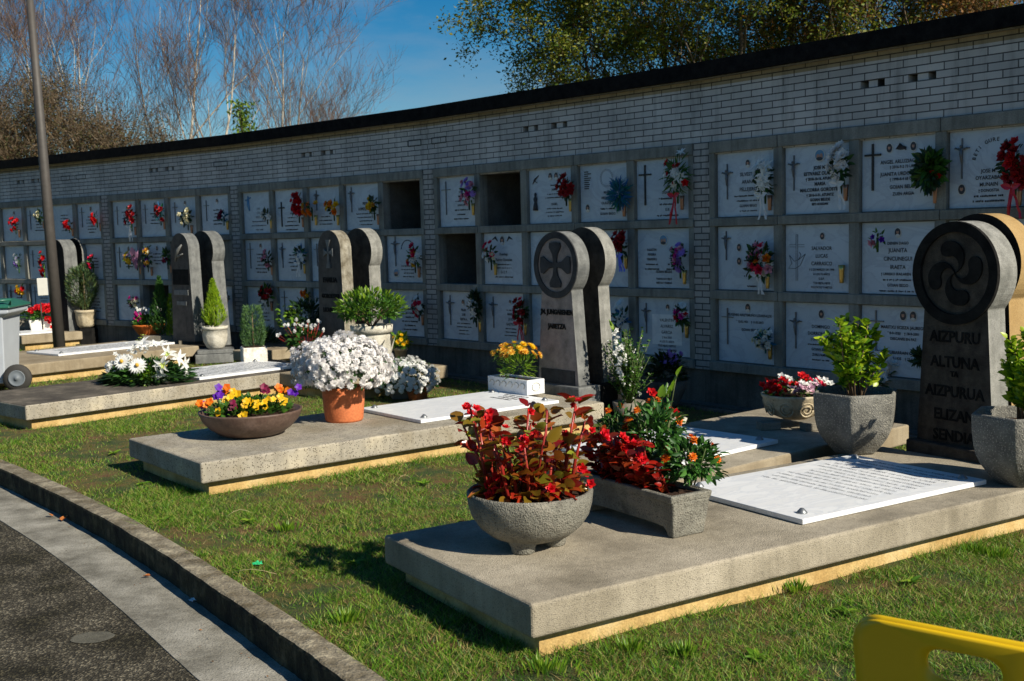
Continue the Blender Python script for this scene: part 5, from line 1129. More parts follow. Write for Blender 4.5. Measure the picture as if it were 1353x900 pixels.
# 9. second white chrysanthemum on the ground
p=at(552,527,GZ); r9=plant_root('potted_chrysanthemum','smaller white chrysanthemum cushion on the grass behind the terracotta pot','potted plant',p,GZ,0)
MB().lathe([(0.001,0),(.10,0),(.13,.14),(.115,.14),(.001,.1)],20).build('pot','terracotta',r9); mumbush(r9,.36,.24,.22,250,.034,'white',-.5,700,(-.12,.05))
# 10. small concrete block
p=at(541,527,GZ); o=bevel(MB().box(-.20,.20,-.13,.16,0,.13).build('kerb_block','block_concrete'),.01,1); o.location=(p[0]-.02,p[1]+.12,GZ); o.rotation_euler=(0,0,rad(12)); tag(o,'loose grey concrete block on the grass in front of the white chrysanthemum cushion','block')
# 11. acanthus pot
p=at(493,492,SLZ); r11=plant_root('potted_shrub','tall pale urn with carved pointed leaves holding a round green shrub','potted plant',p,SLZ,0)
def aca(a,z): return .05*max(0,math.cos(4.5*a*1.0))*(1 if .04<z<.46 else 0)
g=MB().lathe([(0.001,0),(.13,0),(.14,.05),(.175,.16),(.205,.30),(.215,.44),(.21,.47),(.245,.475),(.25,.56),(.225,.56),(.21,.5),(.001,.48)],54)
for i in range(9):
    a=2*math.pi*i/9; g.add(*(lambda t_: (np.stack([ (t_[0][:,2]*-.0+ (.16+.10*t_[0][:,1])+.02)*np.cos(a+t_[0][:,0]*.9), (.16+.10*t_[0][:,1]+.02)*np.sin(a+t_[0][:,0]*.9), .05+.39*t_[0][:,1]],1), t_[1]))(leaf_tpl(.9,.0,.0,4)),smooth=True)
g.build('urn','pale_stone',r11); soil(r11,.215,.53)
P_,v=dome(1500,.40,.40,.21,.72,.45,-.5); P_=P_+.03*np.sin(P_*14); foliage(r11,'leafmid',P_,v+RNG.normal(0,.5,v.shape),.055,'leaf'); P_,v=dome(420,.42,.42,.24,.73,.85,-.1); foliage(r11,'leafbright',P_,v+np.array([0,0,.6]),.06,'leaf')
g=MB()
for i in range(14):
    a=RNG.uniform(0,6.28); g.tube([(0,0,.52),(.1*math.cos(a),.1*math.sin(a),.62),(.28*math.cos(a),.28*math.sin(a),.78)],[.008,.006,.003],5)
g.build('stems','wood',r11)
# 12. white cyclamen pot
p=at(404,479,SLZ)+np.array([0,.1]); r12=plant_root('potted_cyclamen','white cyclamen with round dark leaves, left of the white chrysanthemum dome','potted plant',p,SLZ,0)
MB().lathe([(0.001,0),(.12,0),(.15,.13),(.14,.13),(.001,.1)],24).build('pot','block_concrete',r12)
P_,v=dome(260,.25,.25,.18,.26,.4,-.5); foliage(r12,'leaf',P_,v,.075,'ovate')
P_=np.array([(RNG.uniform(-.26,.26),RNG.uniform(-.2,.1),RNG.uniform(.36,.52)) for _ in range(26)]+[(-.34,-.1,.33),(-.32,-.1,.36)]); flowers(r12,'white',P_,np.tile([0,-.2,1.0],(len(P_),1))+RNG.normal(0,.3,(len(P_),3)),.055,'cyclamen')
g=MB()
for c in P_: g.tube([(c[0]*.3,c[1]*.3,.15),tuple(c)],[.003,.003],4)
g.build('stems','begonia_stem',r12)
# 13. dark shrub behind
p=at(398,466,SLZ)+np.array([-.05,.9]); r13=plant_root('potted_shrub','dark green leathery shrub left of the lichen covered arched headstone','potted plant',p,SLZ-.1,0)
MB().lathe([(0.001,0),(.14,0),(.18,.25),(.165,.25),(.001,.2)],20).build('pot','block_concrete',r13)
P_,v=dome(650,.33,.33,.24,.56,.35,-.7); foliage(r13,'leafdark',P_,v,.075,'leaf'); P_=np.array([-.22,-.15,.52])+RNG.normal(0,.09,(200,3)); foliage(r13,'leafbright',P_,rdir(200,-.2),.07,'leaf')
# 14. small pot with yellow flowers
p=at(529,475,SLZ)+np.array([0,.1]); r14=plant_root('potted_flower','small terracotta coloured pot of yellow green flowers at the end of the short grave slab','potted plant',p,SLZ,0)
MB().lathe([(0.001,0),(.07,0),(.085,.11),(.095,.11),(.095,.14),(.08,.14),(.001,.1)],20).build('pot','cream_stone',r14); P_,v=dome(200,.13,.13,.13,.22,.4,-.5); foliage(r14,'leafbright',P_,v,.05,'leafw'); P_,v=dome(9,.15,.15,.12,.22,.9,-.2); flowers(r14,'yellow',P_,v,.035,'mum')
# 15. arrangement on G3
r15=plant_root('flower_arrangement','funeral arrangement of white lilies and gerberas on dark greenery','flower arrangement',pt('G3',1.72,.62),SLZ,0)
P_,v=dome(1100,.46,.36,.20,.04,.3,0); foliage(r15,'leaf',P_,v*np.array([1,1,.6]),.085,'leaf',jit=.6)
a=RNG.uniform(0,6.28,300); P_=np.stack([.36*np.cos(a),.26*np.sin(a),RNG.uniform(.0,.1,300)],1); foliage(r15,'leafdark',P_,np.stack([np.cos(a),np.sin(a),RNG.uniform(-.1,.3,300)],1),.20,'needle'); P_=np.array([.05,-.27,.1])+RNG.normal(0,.05,(170,3)); foliage(r15,'leafbright',P_,rdir(170,-.3),.05,'small')
MB().box(-.2,.2,-.14,.14,0,.08).build('foam_tray','leafdark',r15)
flowers(r15,'white',np.array([(-.02,-.32,.22),(.0,-.30,.22),(-.20,-.25,.26)]),np.array([(0,-1,.45),(0,-1,.4),(-.1,-1,.5)]),.10,'daisy',name='gerberas',var=(1,1)); 
for c in ((-.005,-.345,.235),(-.20,-.275,.275)): MB().add(T['ball'][0]*np.array([.024,.018,.024]),T['ball'][1],0,None,c,True).build('gerbera_centre','pollen',r15)
flowers(r15,'white',np.array([(.25,-.26,.23),(.30,-.2,.34),(.22,-.22,.12),(.38,-.12,.28),(.18,-.1,.42),(.0,-.1,.44),(.1,-.02,.42),(.42,-.05,.2)]),np.array([(0,-1,-.1),(.3,-.8,.5),(.0,-.9,-.5),(.7,-.6,.2),(0,-.4,1),(-.3,-.5,.8),(.1,-.3,1),(1,-.3,0)]),.105,'lily',name='lilies')
for ctr,n_ in (((-.38,-.16,.2),14),((-.16,-.12,.36),14),((.05,-.1,.38),8),((-.3,-.1,.26),7),((.46,0,.12),5)): 
    C_=np.array(ctr)+RNG.normal(0,.045,(n_,3)); flowers(r15,'white',C_,rdir(n_,0)+np.array([0,-.6,0]),.032,'rose')
for c_,d_ in (((-.05,-.02,.50),(0,0,1)),((-.03,.0,.53),(0,0,1)),((-.08,0,.47),(0,0,1)),((.27,-.3,.22),(0,-1,0)),((.31,-.24,.34),(0,-1,0))): flowers(r15,'greencentre',np.array([c_]),np.array([d_]),.04,'lily',name='lily_bud')
# 16. lime conifer in pale urn, on block
p=at(279,481,GZ)+np.array([0,.28])
o=bevel(MB().box(-.30,.26,-.22,.28,0,.14).box(-.27,.28,-.2,.28,.142,.20).build('stone_block','granite'),.008,1); o.location=(p[0],p[1],GZ); o.rotation_euler=(0,0,rad(15)); tag(o,'dark granite block under the pale urn of the lime green conifer','block')
def conifer(root, mat, r, h, z0, n, pw=1.0, size=.06, bulge=.25):
    t_=RNG.uniform(0,1,n)**.8; a=RNG.uniform(0,6.283,n); rad_=r*(np.minimum(1,(t_/bulge)**.5))*(1-np.clip((t_-bulge)/(1-bulge),0,1)**pw)
    rad_=rad_*(RNG.uniform(.5,1,n)**.5)*(1+.12*np.sin(a*5+t_*9)); P_=np.stack([rad_*np.cos(a),rad_*np.sin(a),z0+t_*h],1)
    d=np.stack([np.cos(a)*.55,np.sin(a)*.55,np.ones(n)*1.0],1)+RNG.normal(0,.2,(n,3)); foliage(root,mat,P_,d,size,'blade',jit=.8,up=np.stack([np.cos(a),np.sin(a),np.zeros(n)],1),name='foliage')
    MB().tube([(0,0,z0-.05),(0,0,z0+h*.85)],[.015,.004],6).build('trunk','wood',root)
r16=plant_root('potted_conifer','bright lime green conifer in a pale round urn','potted plant',p+np.array([.0,.03]),GZ+.20,0)
g=MB().lathe([(0.001,0),(.10,0),(.135,.03),(.175,.12),(.185,.22),(.18,.30),(.195,.305),(.20,.35),(.175,.35),(.165,.28),(.001,.27)],36,ripple=lambda a,z:.03*math.cos(9*a)*(1 if .05<z<.28 else 0)); g.build('urn','pale_stone',r16); soil(r16,.17,.32)
conifer(r16,'lime',.19,.70,.33,2600,.85,.055,.22)
# 17. clipped conifer in square pot
p=pt('G3',3.66,1.30); r17=plant_root('potted_conifer','clipped upright conifer in a square speckled white pot','potted plant',p,SLZ,20)
g=MB(); g.box(-.155,.155,-.155,.155,0,.20); bevel(g.build('square_pot','white_marble_rough',r17),.01,1); MB().box(-.13,.13,-.13,.13,.19,.205).build('soil','soil',r17)
n=2600; t_=RNG.uniform(0,1,n); a=RNG.uniform(0,6.283,n); rr=.140*RNG.uniform(.5,1,n)**.4*(1-.35*np.clip((t_-.7)/.3,0,1))*(.85+.15*np.minimum(1,t_*4))*(1+.12*np.sin(a*4+t_*7)); P_=np.stack([rr*np.cos(a),rr*np.sin(a),.20+t_*.52],1); foliage(r17,'conifer_blue',P_,np.stack([np.cos(a)*.7,np.sin(a)*.7,np.ones(n)],1)+RNG.normal(0,.2,(n,3)),.04,'blade',jit=.8,name='foliage'); MB().tube([(0,0,.18),(0,0,.65)],[.014,.005],6).build('trunk','wood',r17)
# 18. dark planter in the shade
p=np.array([-3.78,17.15]); r18=plant_root('flower_box','low grey planter with dark green leaves in shade, right of the clipped conifer','planter',p,GZ,-35)
bevel(MB().box(-.35,.35,-.13,.13,0,.25).build('box','block_concrete',r18),.01,1); P_,v=dome(420,.36,.16,.22,.28,.3,-.1); foliage(r18,'leafdark',P_,v+np.array([0,0,.5]),.11,'blade')
# 19. orange bowl of cyclamens on G4
p=at(192,447,SLZ)+np.array([0,.22]); r19=plant_root('flower_bowl','orange terracotta bowl of white and magenta cyclamens on the beige grave slab','planter',p,SLZ,0)
MB().lathe([(0.001,0),(.15,0),(.16,.03),(.21,.10),(.265,.19),(.275,.205),(.27,.22),(.25,.21),(.2,.12),(.001,.12)],36).build('bowl','terracotta_orange',r19); soil(r19,.25,.19)
P_,v=dome(500,.26,.24,.14,.24,.35,-.1); foliage(r19,'leafmid',P_,v,.05,'ovate')
P_=np.array([(RNG.uniform(-.2,.24),RNG.uniform(-.18,.1),RNG.uniform(.36,.48)) for _ in range(26)]); flowers(r19,'white',P_,np.tile([0,-.2,1.0],(26,1))+RNG.normal(0,.3,(26,3)),.055,'cyclamen'); P_=np.array([-.13,-.14,.35])+RNG.normal(0,.04,(16,3)); flowers(r19,'magenta',P_,np.tile([0,-.5,1.0],(16,1))+RNG.normal(0,.3,(16,3)),.055,'cyclamen')
# 20. two green conifers behind
p=np.array([-5.86,18.95]); r20=plant_root('potted_conifer','pair of slim dark green conifers sharing a pot, left of the polished dark headstone','potted plant',p,GZ,0)
MB().box(-.3,.3,-.15,.15,0,.3).build('pot','block_concrete',r20); conifer(r20,'conifer_dark',.20,.95,.3,2200,.9,.06,.25)
n=1100; t_=RNG.uniform(0,1,n); a=RNG.uniform(0,6.28,n); rr=.10*(1-t_)**.8*RNG.uniform(.4,1,n); P_=np.stack([.19+rr*np.cos(a),-.06+rr*np.sin(a),.25+t_*.72],1); foliage(r20,'lime',P_,np.stack([np.cos(a)*.5,np.sin(a)*.5,np.ones(n)],1),.05,'blade',name='foliage')
# 21. candles
cp=at(237,441,SLZ)
for i,(mt,dx,lb) in enumerate((('white_paint',-.13,'small white grave candle at the foot of the polished dark headstone'),('candle_blue',.0,'blue grave candle directly beside the small white one'),('candle_red',.09,'red grave candle between two blue ones at the foot of the polished dark headstone'),('candle_blue',.18,'blue grave candle between the two red ones'),('candle_red',.28,'red grave candle nearest the lime green conifer'))):
    r_=thing('grave_candle',lb,'candle',(cp[0]+dx,cp[1]+.12-.02*i,SLZ+.05),0,'grave candles in a row')
    MB().lathe([(0.001,0),(.032,0),(.034,.15),(.028,.16),(.001,.16)],12).build('glass',mt,r_); MB().lathe([(0.001,.16),(.03,.16),(.03,.175),(0.001,.185)],12).build('lid','brass',r_)
o=bevel(MB().box(-.3,.35,-.1,.12,0,.052).build('candle_shelf','block_concrete'),.005,1); o.location=(cp[0]+.08,cp[1]+.08,SLZ); o.rotation_euler=(0,0,rad(-10)); tag(o,'low stone step carrying the row of grave candles','step')
# 22. beige urn with conifer, on dark block
p=at(113,437,SLZ)+np.array([0,.05])
o=bevel(MB().box(-.02,.22,-.16,.2,0,.30).build('stone_block','stele_black'),.008,1); o.location=(p[0]-.05,p[1],GZ); tag(o,'black stone block under the beige urn right of the lamp post','block')
r22=plant_root('potted_conifer','grey green conifer in a beige fluted urn, just right of the lamp post','potted plant',p,GZ+.31,0)
MB().lathe([(0.001,0),(.11,0),(.15,.05),(.175,.2),(.18,.28),(.195,.29),(.195,.33),(.17,.33),(.001,.28)],40,ripple=lambda a,z:.035*math.cos(12*a)*(1 if .04<z<.27 else 0)).build('urn','cream_stone',r22); soil(r22,.165,.31)
n=4200; v=rdir(n); rr=RNG.uniform(.5,1,(n,1))**.5; P_=v*rr*np.array([.27,.27,.42])*(1+.1*np.sin(v[:,:1]*7))+np.array([-.03,0,.74]); P_[:,0]*=(1-.35*np.clip((.5-P_[:,2])/.3,0,1)); foliage(r22,'conifer',P_,v*np.array([.8,.8,.3])+np.array([0,0,1.0]),.06,'blade',jit=.8,name='foliage'); MB().tube([(0,0,.3),(0,0,1.0)],[.02,.006],6).build('trunk','wood',r22)
# 23. white lantern and white gladioli behind
p=at(128,437,SLZ)+np.array([.2,.6]); r23=plant_root('flower_vase','tall white vase with white lilies behind the beige urn of the grey green conifer','vase',p,GZ,0)
MB().tube([(0,0,0),(0,0,.5)],[.05,.05],10).build('vase','pale_stone',r23); MB().lathe([(0.02,1.08),(.055,1.10),(.065,1.30),(.055,1.38),(.0,1.38)],12,0,None,(-.05,0,0)).build('white_holder','pale_stone',r23)
P_=np.stack([RNG.normal(.0,.05,26),RNG.normal(-.05,.03,26),RNG.uniform(.35,1.0,26)],1); flowers(r23,'white',P_,rdir(26)+np.array([0,-1,.2]),.07,'lily'); P_=np.stack([RNG.normal(0,.06,80),RNG.normal(0,.05,80),RNG.uniform(.3,1.15,80)],1); foliage(r23,'leafdark',P_,rdir(80,-.2),.11,'blade'); MB().tube([(0,0,.4),(-.05,0,1.1)],[.01,.01],5).build('stem','stem',r23)
# 24. white box of red geraniums
p=at(60,438,SLZ)+np.array([-.02,.1]); r24=plant_root('flower_box','white plastic box of bright red geraniums left of the lamp post','planter',p,SLZ,25)
g=MB(); g.add([(-.26,-.1,0),(.22,-.1,0),(.22,.1,0),(-.26,.1,0),(-.30,-.13,.22),(.25,-.13,.22),(.25,.13,.22),(-.30,.13,.22)],[(3,2,1,0),(0,1,5,4),(1,2,6,5),(2,3,7,6),(3,0,4,7),(4,5,6,7)]); bevel(g.build('box','white_paint',r24),.01,1)
P_,v=dome(420,.30,.2,.16,.28,.4,-.3); foliage(r24,'leafmid',P_,v,.06,'ovate'); P_,v=dome(60,.30,.2,.14,.36,.8,.1); flowers(r24,'red',P_,v+np.array([0,-.5,.2]),.055,'rose'); P_=np.array([.06,-.2,.2])+RNG.normal(0,.04,(10,3)); flowers(r24,'red',P_,np.tile([0,-1,.1],(10,1))+RNG.normal(0,.2,(10,3)),.05,'rose')
# 25. stone planter left
p=at(31,438,SLZ)+np.array([-.1,.35]); r25=plant_root('flower_box','squat stone trough with green leaves and small white flowers, right of the grey bin','planter',p,SLZ,15)
bevel(MB().box(-.25,.25,-.12,.12,0,.20).build('trough','block_concrete',r25),.04,2); P_,v=dome(420,.36,.2,.16,.26,.3,-.2); foliage(r25,'leafmid',P_,v,.06,'leafw'); P_,v=dome(14,.34,.2,.16,.30,.95,.2); flowers(r25,'white',P_,v,.045,'mum')
# 26. bowl in the shade by the wall
p=np.array([1.60,11.72]); r26=plant_root('flower_bowl','pale concrete bowl of violet flowers in the shade at the foot of the wall','planter',p,GZ,0)
MB().lathe([(0.001,0),(.10,0),(.13,.05),(.185,.16),(.21,.28),(.19,.28),(.16,.2),(.001,.2)],28).build('bowl','base_concrete',r26); P_,v=dome(380,.20,.2,.22,.34,.3,-.2); foliage(r26,'leafdark',P_,v,.06,'leafw'); P_=np.array([.02,-.05,.50])+RNG.normal(0,.06,(20,3)); flowers(r26,'violet',P_,rdir(20,0),.04,'mum')
# 27. leafy white flowered bush with gladiolus, behind the marigolds
p=at(842,563,GZ)+np.array([-.05,.25]); r27=plant_root('flower_bush','fine leaved bush with a white gladiolus spike beside the paired grey headstones','plant',p,GZ,0)
MB().lathe([(0.001,0),(.13,0),(.16,.2),(.145,.2),(.001,.15)],20).build('pot','block_concrete',r27)
gs=MB(); LP=[];LD=[]
for i in range(90):
    a=RNG.uniform(0,6.28); r1=RNG.uniform(.03,.27); h=RNG.uniform(.25,.74); q=np.array([r1*math.cos(a),r1*math.sin(a),.15+h])
    gs.tube([(0,0,.15),(q[0]*.45,q[1]*.45,.15+h*.55),tuple(q)],[.005,.004,.002],4)
    for t_ in np.linspace(.25,1,26):
        LP.append(np.array([q[0]*t_**1.2,q[1]*t_**1.2,.15+h*t_])+RNG.normal(0,.008,3)); b_=RNG.uniform(0,6.28); LD.append(np.array([math.cos(b_),math.sin(b_),.7]))
gs.build('stems','stem',r27); foliage(r27,'leafmid',np.array(LP),np.array(LD),.030,'leafw'); idx=RNG.choice(len(LP),120); flowers(r27,'white',np.array(LP)[idx],rdir(120,-.2),.014,'five')
P_=np.stack([RNG.normal(-.10,.018,18)+np.linspace(.03,-.03,18),RNG.normal(-.12,.02,18),np.linspace(.45,.90,18)],1); flowers(r27,'white',P_,rdir(18)+np.array([0,-1,0]),.034,'rose',name='gladiolus'); foliage(r27,'leafbright',np.array([(-.14,-.12,.86),(-.15,-.12,.90),(-.16,-.12,.94)]),np.array([(-.3,0,1)]*3),.08,'leaf',name='buds')
# 27b. vase of lily buds and red roses behind marigolds
p=at(888,590,GZ)+np.array([.0,.25]); r27b=plant_root('flower_vase','low concrete vase with red roses and pointed green lily buds behind the marigolds','vase',p,GZ,0)
MB().lathe([(0.001,0),(.12,0),(.15,.15),(.17,.20),(.14,.20),(.001,.15)],20).build('pot','pale_stone',r27b)
flowers(r27b,'red',np.array([(-.15,-.03,.44),(-.13,-.04,.43),(.0,-.08,.28),(.02,-.1,.27),(.06,-.06,.25)]),np.tile([0,-1,.5],(5,1)),.05,'rose'); [foliage(r27b,'leafbright',np.array([c_]),np.array([d_]),.10,'leafw',jit=.2,name='lily_bud') for c_,d_ in (((.0,-.04,.38),(.15,0,1)),((.10,-.03,.22),(1,-.2,.35)),((-.06,-.05,.38),(.1,0,1)),((.02,0,.42),(.3,0,1)),((.04,0,.47),(.3,0,1)),((.06,0,.52),(.4,0,1)),((.08,0,.57),(.4,0,1)))]; P_=np.array([(-.05,-.06,.25)])+RNG.normal(0,.06,(26,3)); foliage(r27b,'leaf',P_,rdir(26,0),.10,'leaf'); g=MB()
for q in ((-.15,-.03,.43),(.0,-.04,.42),(.09,0,.62),(.02,-.08,.27)): g.tube([(0,0,.15),q],[.005,.004],5)
g.build('stems','stem',r27b)
# 28. white cyclamens behind first tall pot
p=at(1193,574,GZ)+np.array([-.05,.5]); r28=plant_root('flower_bouquet','white flowers in pale wrapping between the left tall pot and the large headstone','bouquet',p,SLZ-.05,0)
P_=np.array([0,0,.32])+RNG.normal(0,.07,(26,3)); flowers(r28,'white',P_,rdir(26)+np.array([0,-1,.4]),.06,'rose'); P_=np.array([.02,0,.14])+RNG.normal(0,.08,(90,3)); foliage(r28,'leaf',P_,rdir(90,-.3),.09,'leafw')
n=14; V=[]; g=MB()
for i in range(n):
    a=2*math.pi*i/n; V += [(.04*math.cos(a),.04*math.sin(a),.05),(.20*math.cos(a)-.02,.15*math.sin(a)+.05,.46+.04*math.sin(3*a))]
g.add(V,[(2*i,2*((i+1)%n),2*((i+1)%n)+1,2*i+1) for i in range(n)]); g.build('wrapping','ribbon_white',r28)

# ------------------------------------------------------------------ bin, lamp post, chair, litter
bp0=at(25,512,SLZ)*1.0; bw=at(30,515,GZ)
wb=thing('wheelie_bin','large grey wheeled rubbish bin with a dark green lid at the left edge','bin',(bw[0]-.52,bw[1]+.10,GZ),rad(8))
g=MB(); 
def rc(z,x0,x1,y0,y1): return [(x0,y0,z),(x1,y0,z),(x1,y1,z),(x0,y1,z)]
V=rc(.10,-.55,.33,-.30,.32)+rc(.95,-.62,.37,-.38,.40)+rc(1.0,-.70,.46,-.44,.46)+rc(1.06,-.70,.46,-.44,.46); F=[(3,2,1,0)]
for a_ in (0,4,8):
    for i in range(4): F.append((a_+i,a_+(i+1)%4,a_+4+(i+1)%4,a_+4+i))
F.append((12,13,14,15)); g.add(V,F); g.box(-.5,.30,-.37,-.34,.45,.50); bevel(g.build('body','bin_grey',wb),.03,3)
g=MB(); V=rc(1.062,-.74,.49,-.47,.50)+rc(1.09,-.74,.49,-.47,.50)+rc(1.16,-.60,.32,-.30,.35); F=[(3,2,1,0)]
for a_ in (0,4):
    for i in range(4): F.append((a_+i,a_+(i+1)%4,a_+4+(i+1)%4,a_+4+i))
F.append((8,9,10,11)); g.add(V,F); bevel(g.build('lid','bin_green',wb),.02,2)
MB().tube([(.46,-.36,1.10),(.50,-.42,1.17),(.30,-.44,1.16),(.12,-.40,1.10)],[.02]*4,6).build('lid_handle','bin_green',wb)
for x_ in (.50,-.45):
    w_=MB().lathe([(.10,-.035),(.17,-.035),(.175,0),(.17,.035),(.10,.035)],28,0,Rx(math.pi/2),(x_,-.36,.175)).build('wheel','rubber',wb)
    MB().lathe([(0.001,-.05),(.02,-.05),(.03,-.03),(.09,-.03),(.102,-.038),(.102,.03),(.001,.03)],20,0,Rx(math.pi/2)@np.diag([1,1,-1.0]),(x_,-.37,.175)).build('rim','hub_grey',w_)
lp=at(79,461,GZ); lp=lp*(18.9/lp[1])
lamp=thing('lamp_post','tall dark grey lamp post rising out of the picture at the left','lamp post',(lp[0],lp[1],GZ),0); lamp.rotation_euler=(0,rad(-1.35),0)
MB().tube([(0,0,-.05),(0,0,3),(0,0,7.0)],[.098,.078,.050],20).build('pole','post_paint',lamp); MB().lathe([(.16,0),(.16,.02),(.11,.03),(.10,.08)],20).build('base_plate','post_paint',lamp); MB().box(-.16,.16,-.09,.09,6.95,7.05).build('lamp_head','post_paint',lamp)
jb=MB().box(-.10,.09,-.06,.08,0,.29).build('junction_box','white_paint',lamp); jb.location=(-.17,.02,1.02); bevel(jb,.006,1)
MB().tube([(-.26,.02,.45),(-.26,.02,.92)],[.012,.012],5).build('cable','iron',lamp)
# yellow plastic chair: seen from behind and above, backrest top only
cc=at(1127,905,.80); 
TL=at(1165,818,.86); TRr=at(1353,852,.86)
dv=TRr-TL; ca=math.atan2(dv[1],dv[0])-rad(2)
CP=at(1139,808,.86)
ch=thing('plastic_chair','yellow plastic chair with a hand slot in its back, bottom right corner','chair',(CP[0],CP[1],GZ),ca)
def rrect(x0,x1,z0,z1,r,n=10):
    P_=[]
    for (cx_,cz_,a0) in ((x1-r,z1-r,0),(x0+r,z1-r,90),(x0+r,z0+r,180),(x1-r,z0+r,270)):
        for i in range(n+1): a=rad(a0+90*i/n); P_.append((cx_+r*math.cos(a),cz_+r*math.sin(a)))
    return P_
outer=rrect(-.01,.53,.34,.765,.085); hole=rrect(.195,.385,.635,.725,.0449); n=len(outer); g=MB(); V=[];F=[]
def shell(x,z): return -(z-.36)*.20+.028*((x-.26)/.26)**2
m_=6
for lay,sg in ((0,0.0),(1,.020)):
    for k_ in range(m_+1):
        for (a_,b_) in zip(outer,hole):
            u=k_/m_; x=a_[0]*(1-u)+b_[0]*u; z=a_[1]*(1-u)+b_[1]*u; V.append((x,shell(x,z)+sg,z))
N1=(m_+1)*n
for k_ in range(m_):
    for i in range(n):
        i2=(i+1)%n; F.append((k_*n+i,k_*n+i2,(k_+1)*n+i2,(k_+1)*n+i)); F.append((N1+k_*n+i,N1+(k_+1)*n+i,N1+(k_+1)*n+i2,N1+k_*n+i2))
for i in range(n):
    i2=(i+1)%n; F.append((i,N1+i,N1+i2,i2)); F.append((m_*n+i,m_*n+i2,N1+m_*n+i2,N1+m_*n+i))
g.add(V,F,smooth=True)
# rolled rim turned away from the viewer
rim=[(x,shell(x,z)+.028,z-.004) for x,z in outer]; g.tube(rim+[rim[0]],[.013]*(n+1),8)
g.build('backrest','chair_yellow',ch)
bevel(MB().box(.01,.51,.0,.46,.345,.37).build('seat','chair_yellow',ch),.012,2)
for x_,y_ in ((.04,.42),(.48,.42),(.04,.03),(.48,.03)): MB().tube([(x_,y_,.355),(x_+(x_-.26)*.15,y_+(y_-.22)*.15,0)],[.022,.015],8).build('leg','chair_yellow',ch)
# litter
def crumple(name,label,cat,mat,px,py,z,s,n=9):
    p=at(px,py,z); k_=9; V=[]
    for i in range(k_):
        for j in range(k_): V.append(((i/(k_-1)-.5)*s*2*RNG.uniform(.75,1.1),(j/(k_-1)-.5)*s*1.5*RNG.uniform(.75,1.1),abs(RNG.normal(0,s*.22))))
    F=[(i*k_+j,(i+1)*k_+j,(i+1)*k_+j+1,i*k_+j+1) for i in range(k_-1) for j in range(k_-1)]
    o=MB().add(V,F).build(name,mat); o.location=(p[0],p[1],z+.006); o.rotation_euler=(0,0,RNG.uniform(0,3)); sm=o.modifiers.new('sub','SUBSURF'); sm.levels=1; sm.render_levels=1; tag(o,label,cat); return o
crumple('plastic_scrap','crumpled bright green plastic scrap on the lawn','litter','plastic_green',340,747,GZ+.008,.030)
crumple('tissue','crumpled white tissue lying in the gutter against the kerb','litter','tissue',255,795,-.045,.026)
def dleaf(label,px,py,z,s):
    p=at(px,py,z); g=MB(); g.scatter(T['ovate'],scl(alongR([(RNG.normal(),RNG.normal(),.1)]*3,None,.3),[s,s*.8,s*.7]),[(0,0,0)]*3); o=g.build('dry_leaf','dry_leaf'); o.location=(p[0],p[1],z+.012); tag(o,label,'leaf','dry leaves in the gutter')
dleaf('largest dry orange leaf in the gutter near the left edge, against the kerb',82,690,-.045,.075); dleaf('pale curled dry leaf just above the largest orange leaf',69,684,-.045,.05); dleaf('small red brown leaf in the gutter uphill of the white tissue',199,763,-.045,.045)

g=MB(); kp_=kline(.17,0); kp2=kline(.50,0)
for i in range(150):
    j=RNG.integers(130,len(kp_)-110); u=abs(RNG.normal(0,.22)) if i<110 else RNG.uniform(0,1); p=kp_[j]*(1-min(u,1))+kp2[j]*min(u,1)+RNG.normal(0,.08,2)*np.array([.6,.8])
    g.scatter(T['small'],scl(alongR([(RNG.normal(),RNG.normal(),.1)],None,.4),[RNG.uniform(.006,.022)]),[(p[0],p[1],-.038)])
tag(g.build('leaf_litter','litter_bits'),'tiny brown leaf crumbs and grit along the gutter','leaf litter',kind='stuff')
# ------------------------------------------------------------------ grass
def inside_fp(x, y, m=0.0):
    ok = np.zeros(len(x), bool)
    for k,s0,s1,t0,t1 in FOOT:
        (ox,oy),h = FR[k]; c,s = math.cos(rad(h)),math.sin(rad(h)); dx=x-ox; dy=y-oy; a=dx*c+dy*s; b=-dx*s+dy*c
        ok |= (a>s0+.09+m)&(a<s1-.12-m)&(b>t0+.08+m)&(b<t1-.08-m)
    return ok
def poly_inside(x,y,P):
    c=np.zeros(len(x),bool); n=len(P); j=n-1
    for i in range(n):
        xi,yi=P[i];xj,yj=P[j]; cond=((yi>y)!=(yj>y)); xx=(xj-xi)*(y-yi)/(yj-yi+1e-12)+xi; c^=cond&(x<xx); j=i
    return c
LPOLY=[tuple(p) for p in kline(0.009,0)]+[tuple(p) for p in reversed(WL)]
def vnoise(x,y,sc,seed):
    r=np.random.default_rng(seed); G=r.random((64,64)); u=x*sc; v=y*sc; i=np.floor(u).astype(int); j=np.floor(v).astype(int); fu=u-i; fv=v-j; fu=fu*fu*(3-2*fu); fv=fv*fv*(3-2*fv)
    g=lambda a,b:G[a%64,b%64]; return (g(i,j)*(1-fu)+g(i+1,j)*fu)*(1-fv)+(g(i,j+1)*(1-fu)+g(i+1,j+1)*fu)*fv
def grass_pts(n, ylo, yhi):
    y=RNG.uniform(ylo,yhi,n); x=RNG.uniform(-.56,.56,n)*y; keep=poly_inside(x,y,LPOLY)&~inside_fp(x,y); return x[keep],y[keep]
xs=[];ys=[];sc_=[]
for lo,hi,n,s in ((2.6,5.5,150000,1.0),(5.5,8.5,190000,1.0),(8.5,13,170000,1.25),(13,24,120000,1.6)):
    x,y=grass_pts(n,lo,hi); d=vnoise(x,y,1.6,3)*.6+vnoise(x,y,5.5,4)*.4; k_=RNG.random(len(x))<np.clip((d-.30)*3.2,.10,1); xs.append(x[k_]);ys.append(y[k_]);sc_.append(np.full(k_.sum(),s))
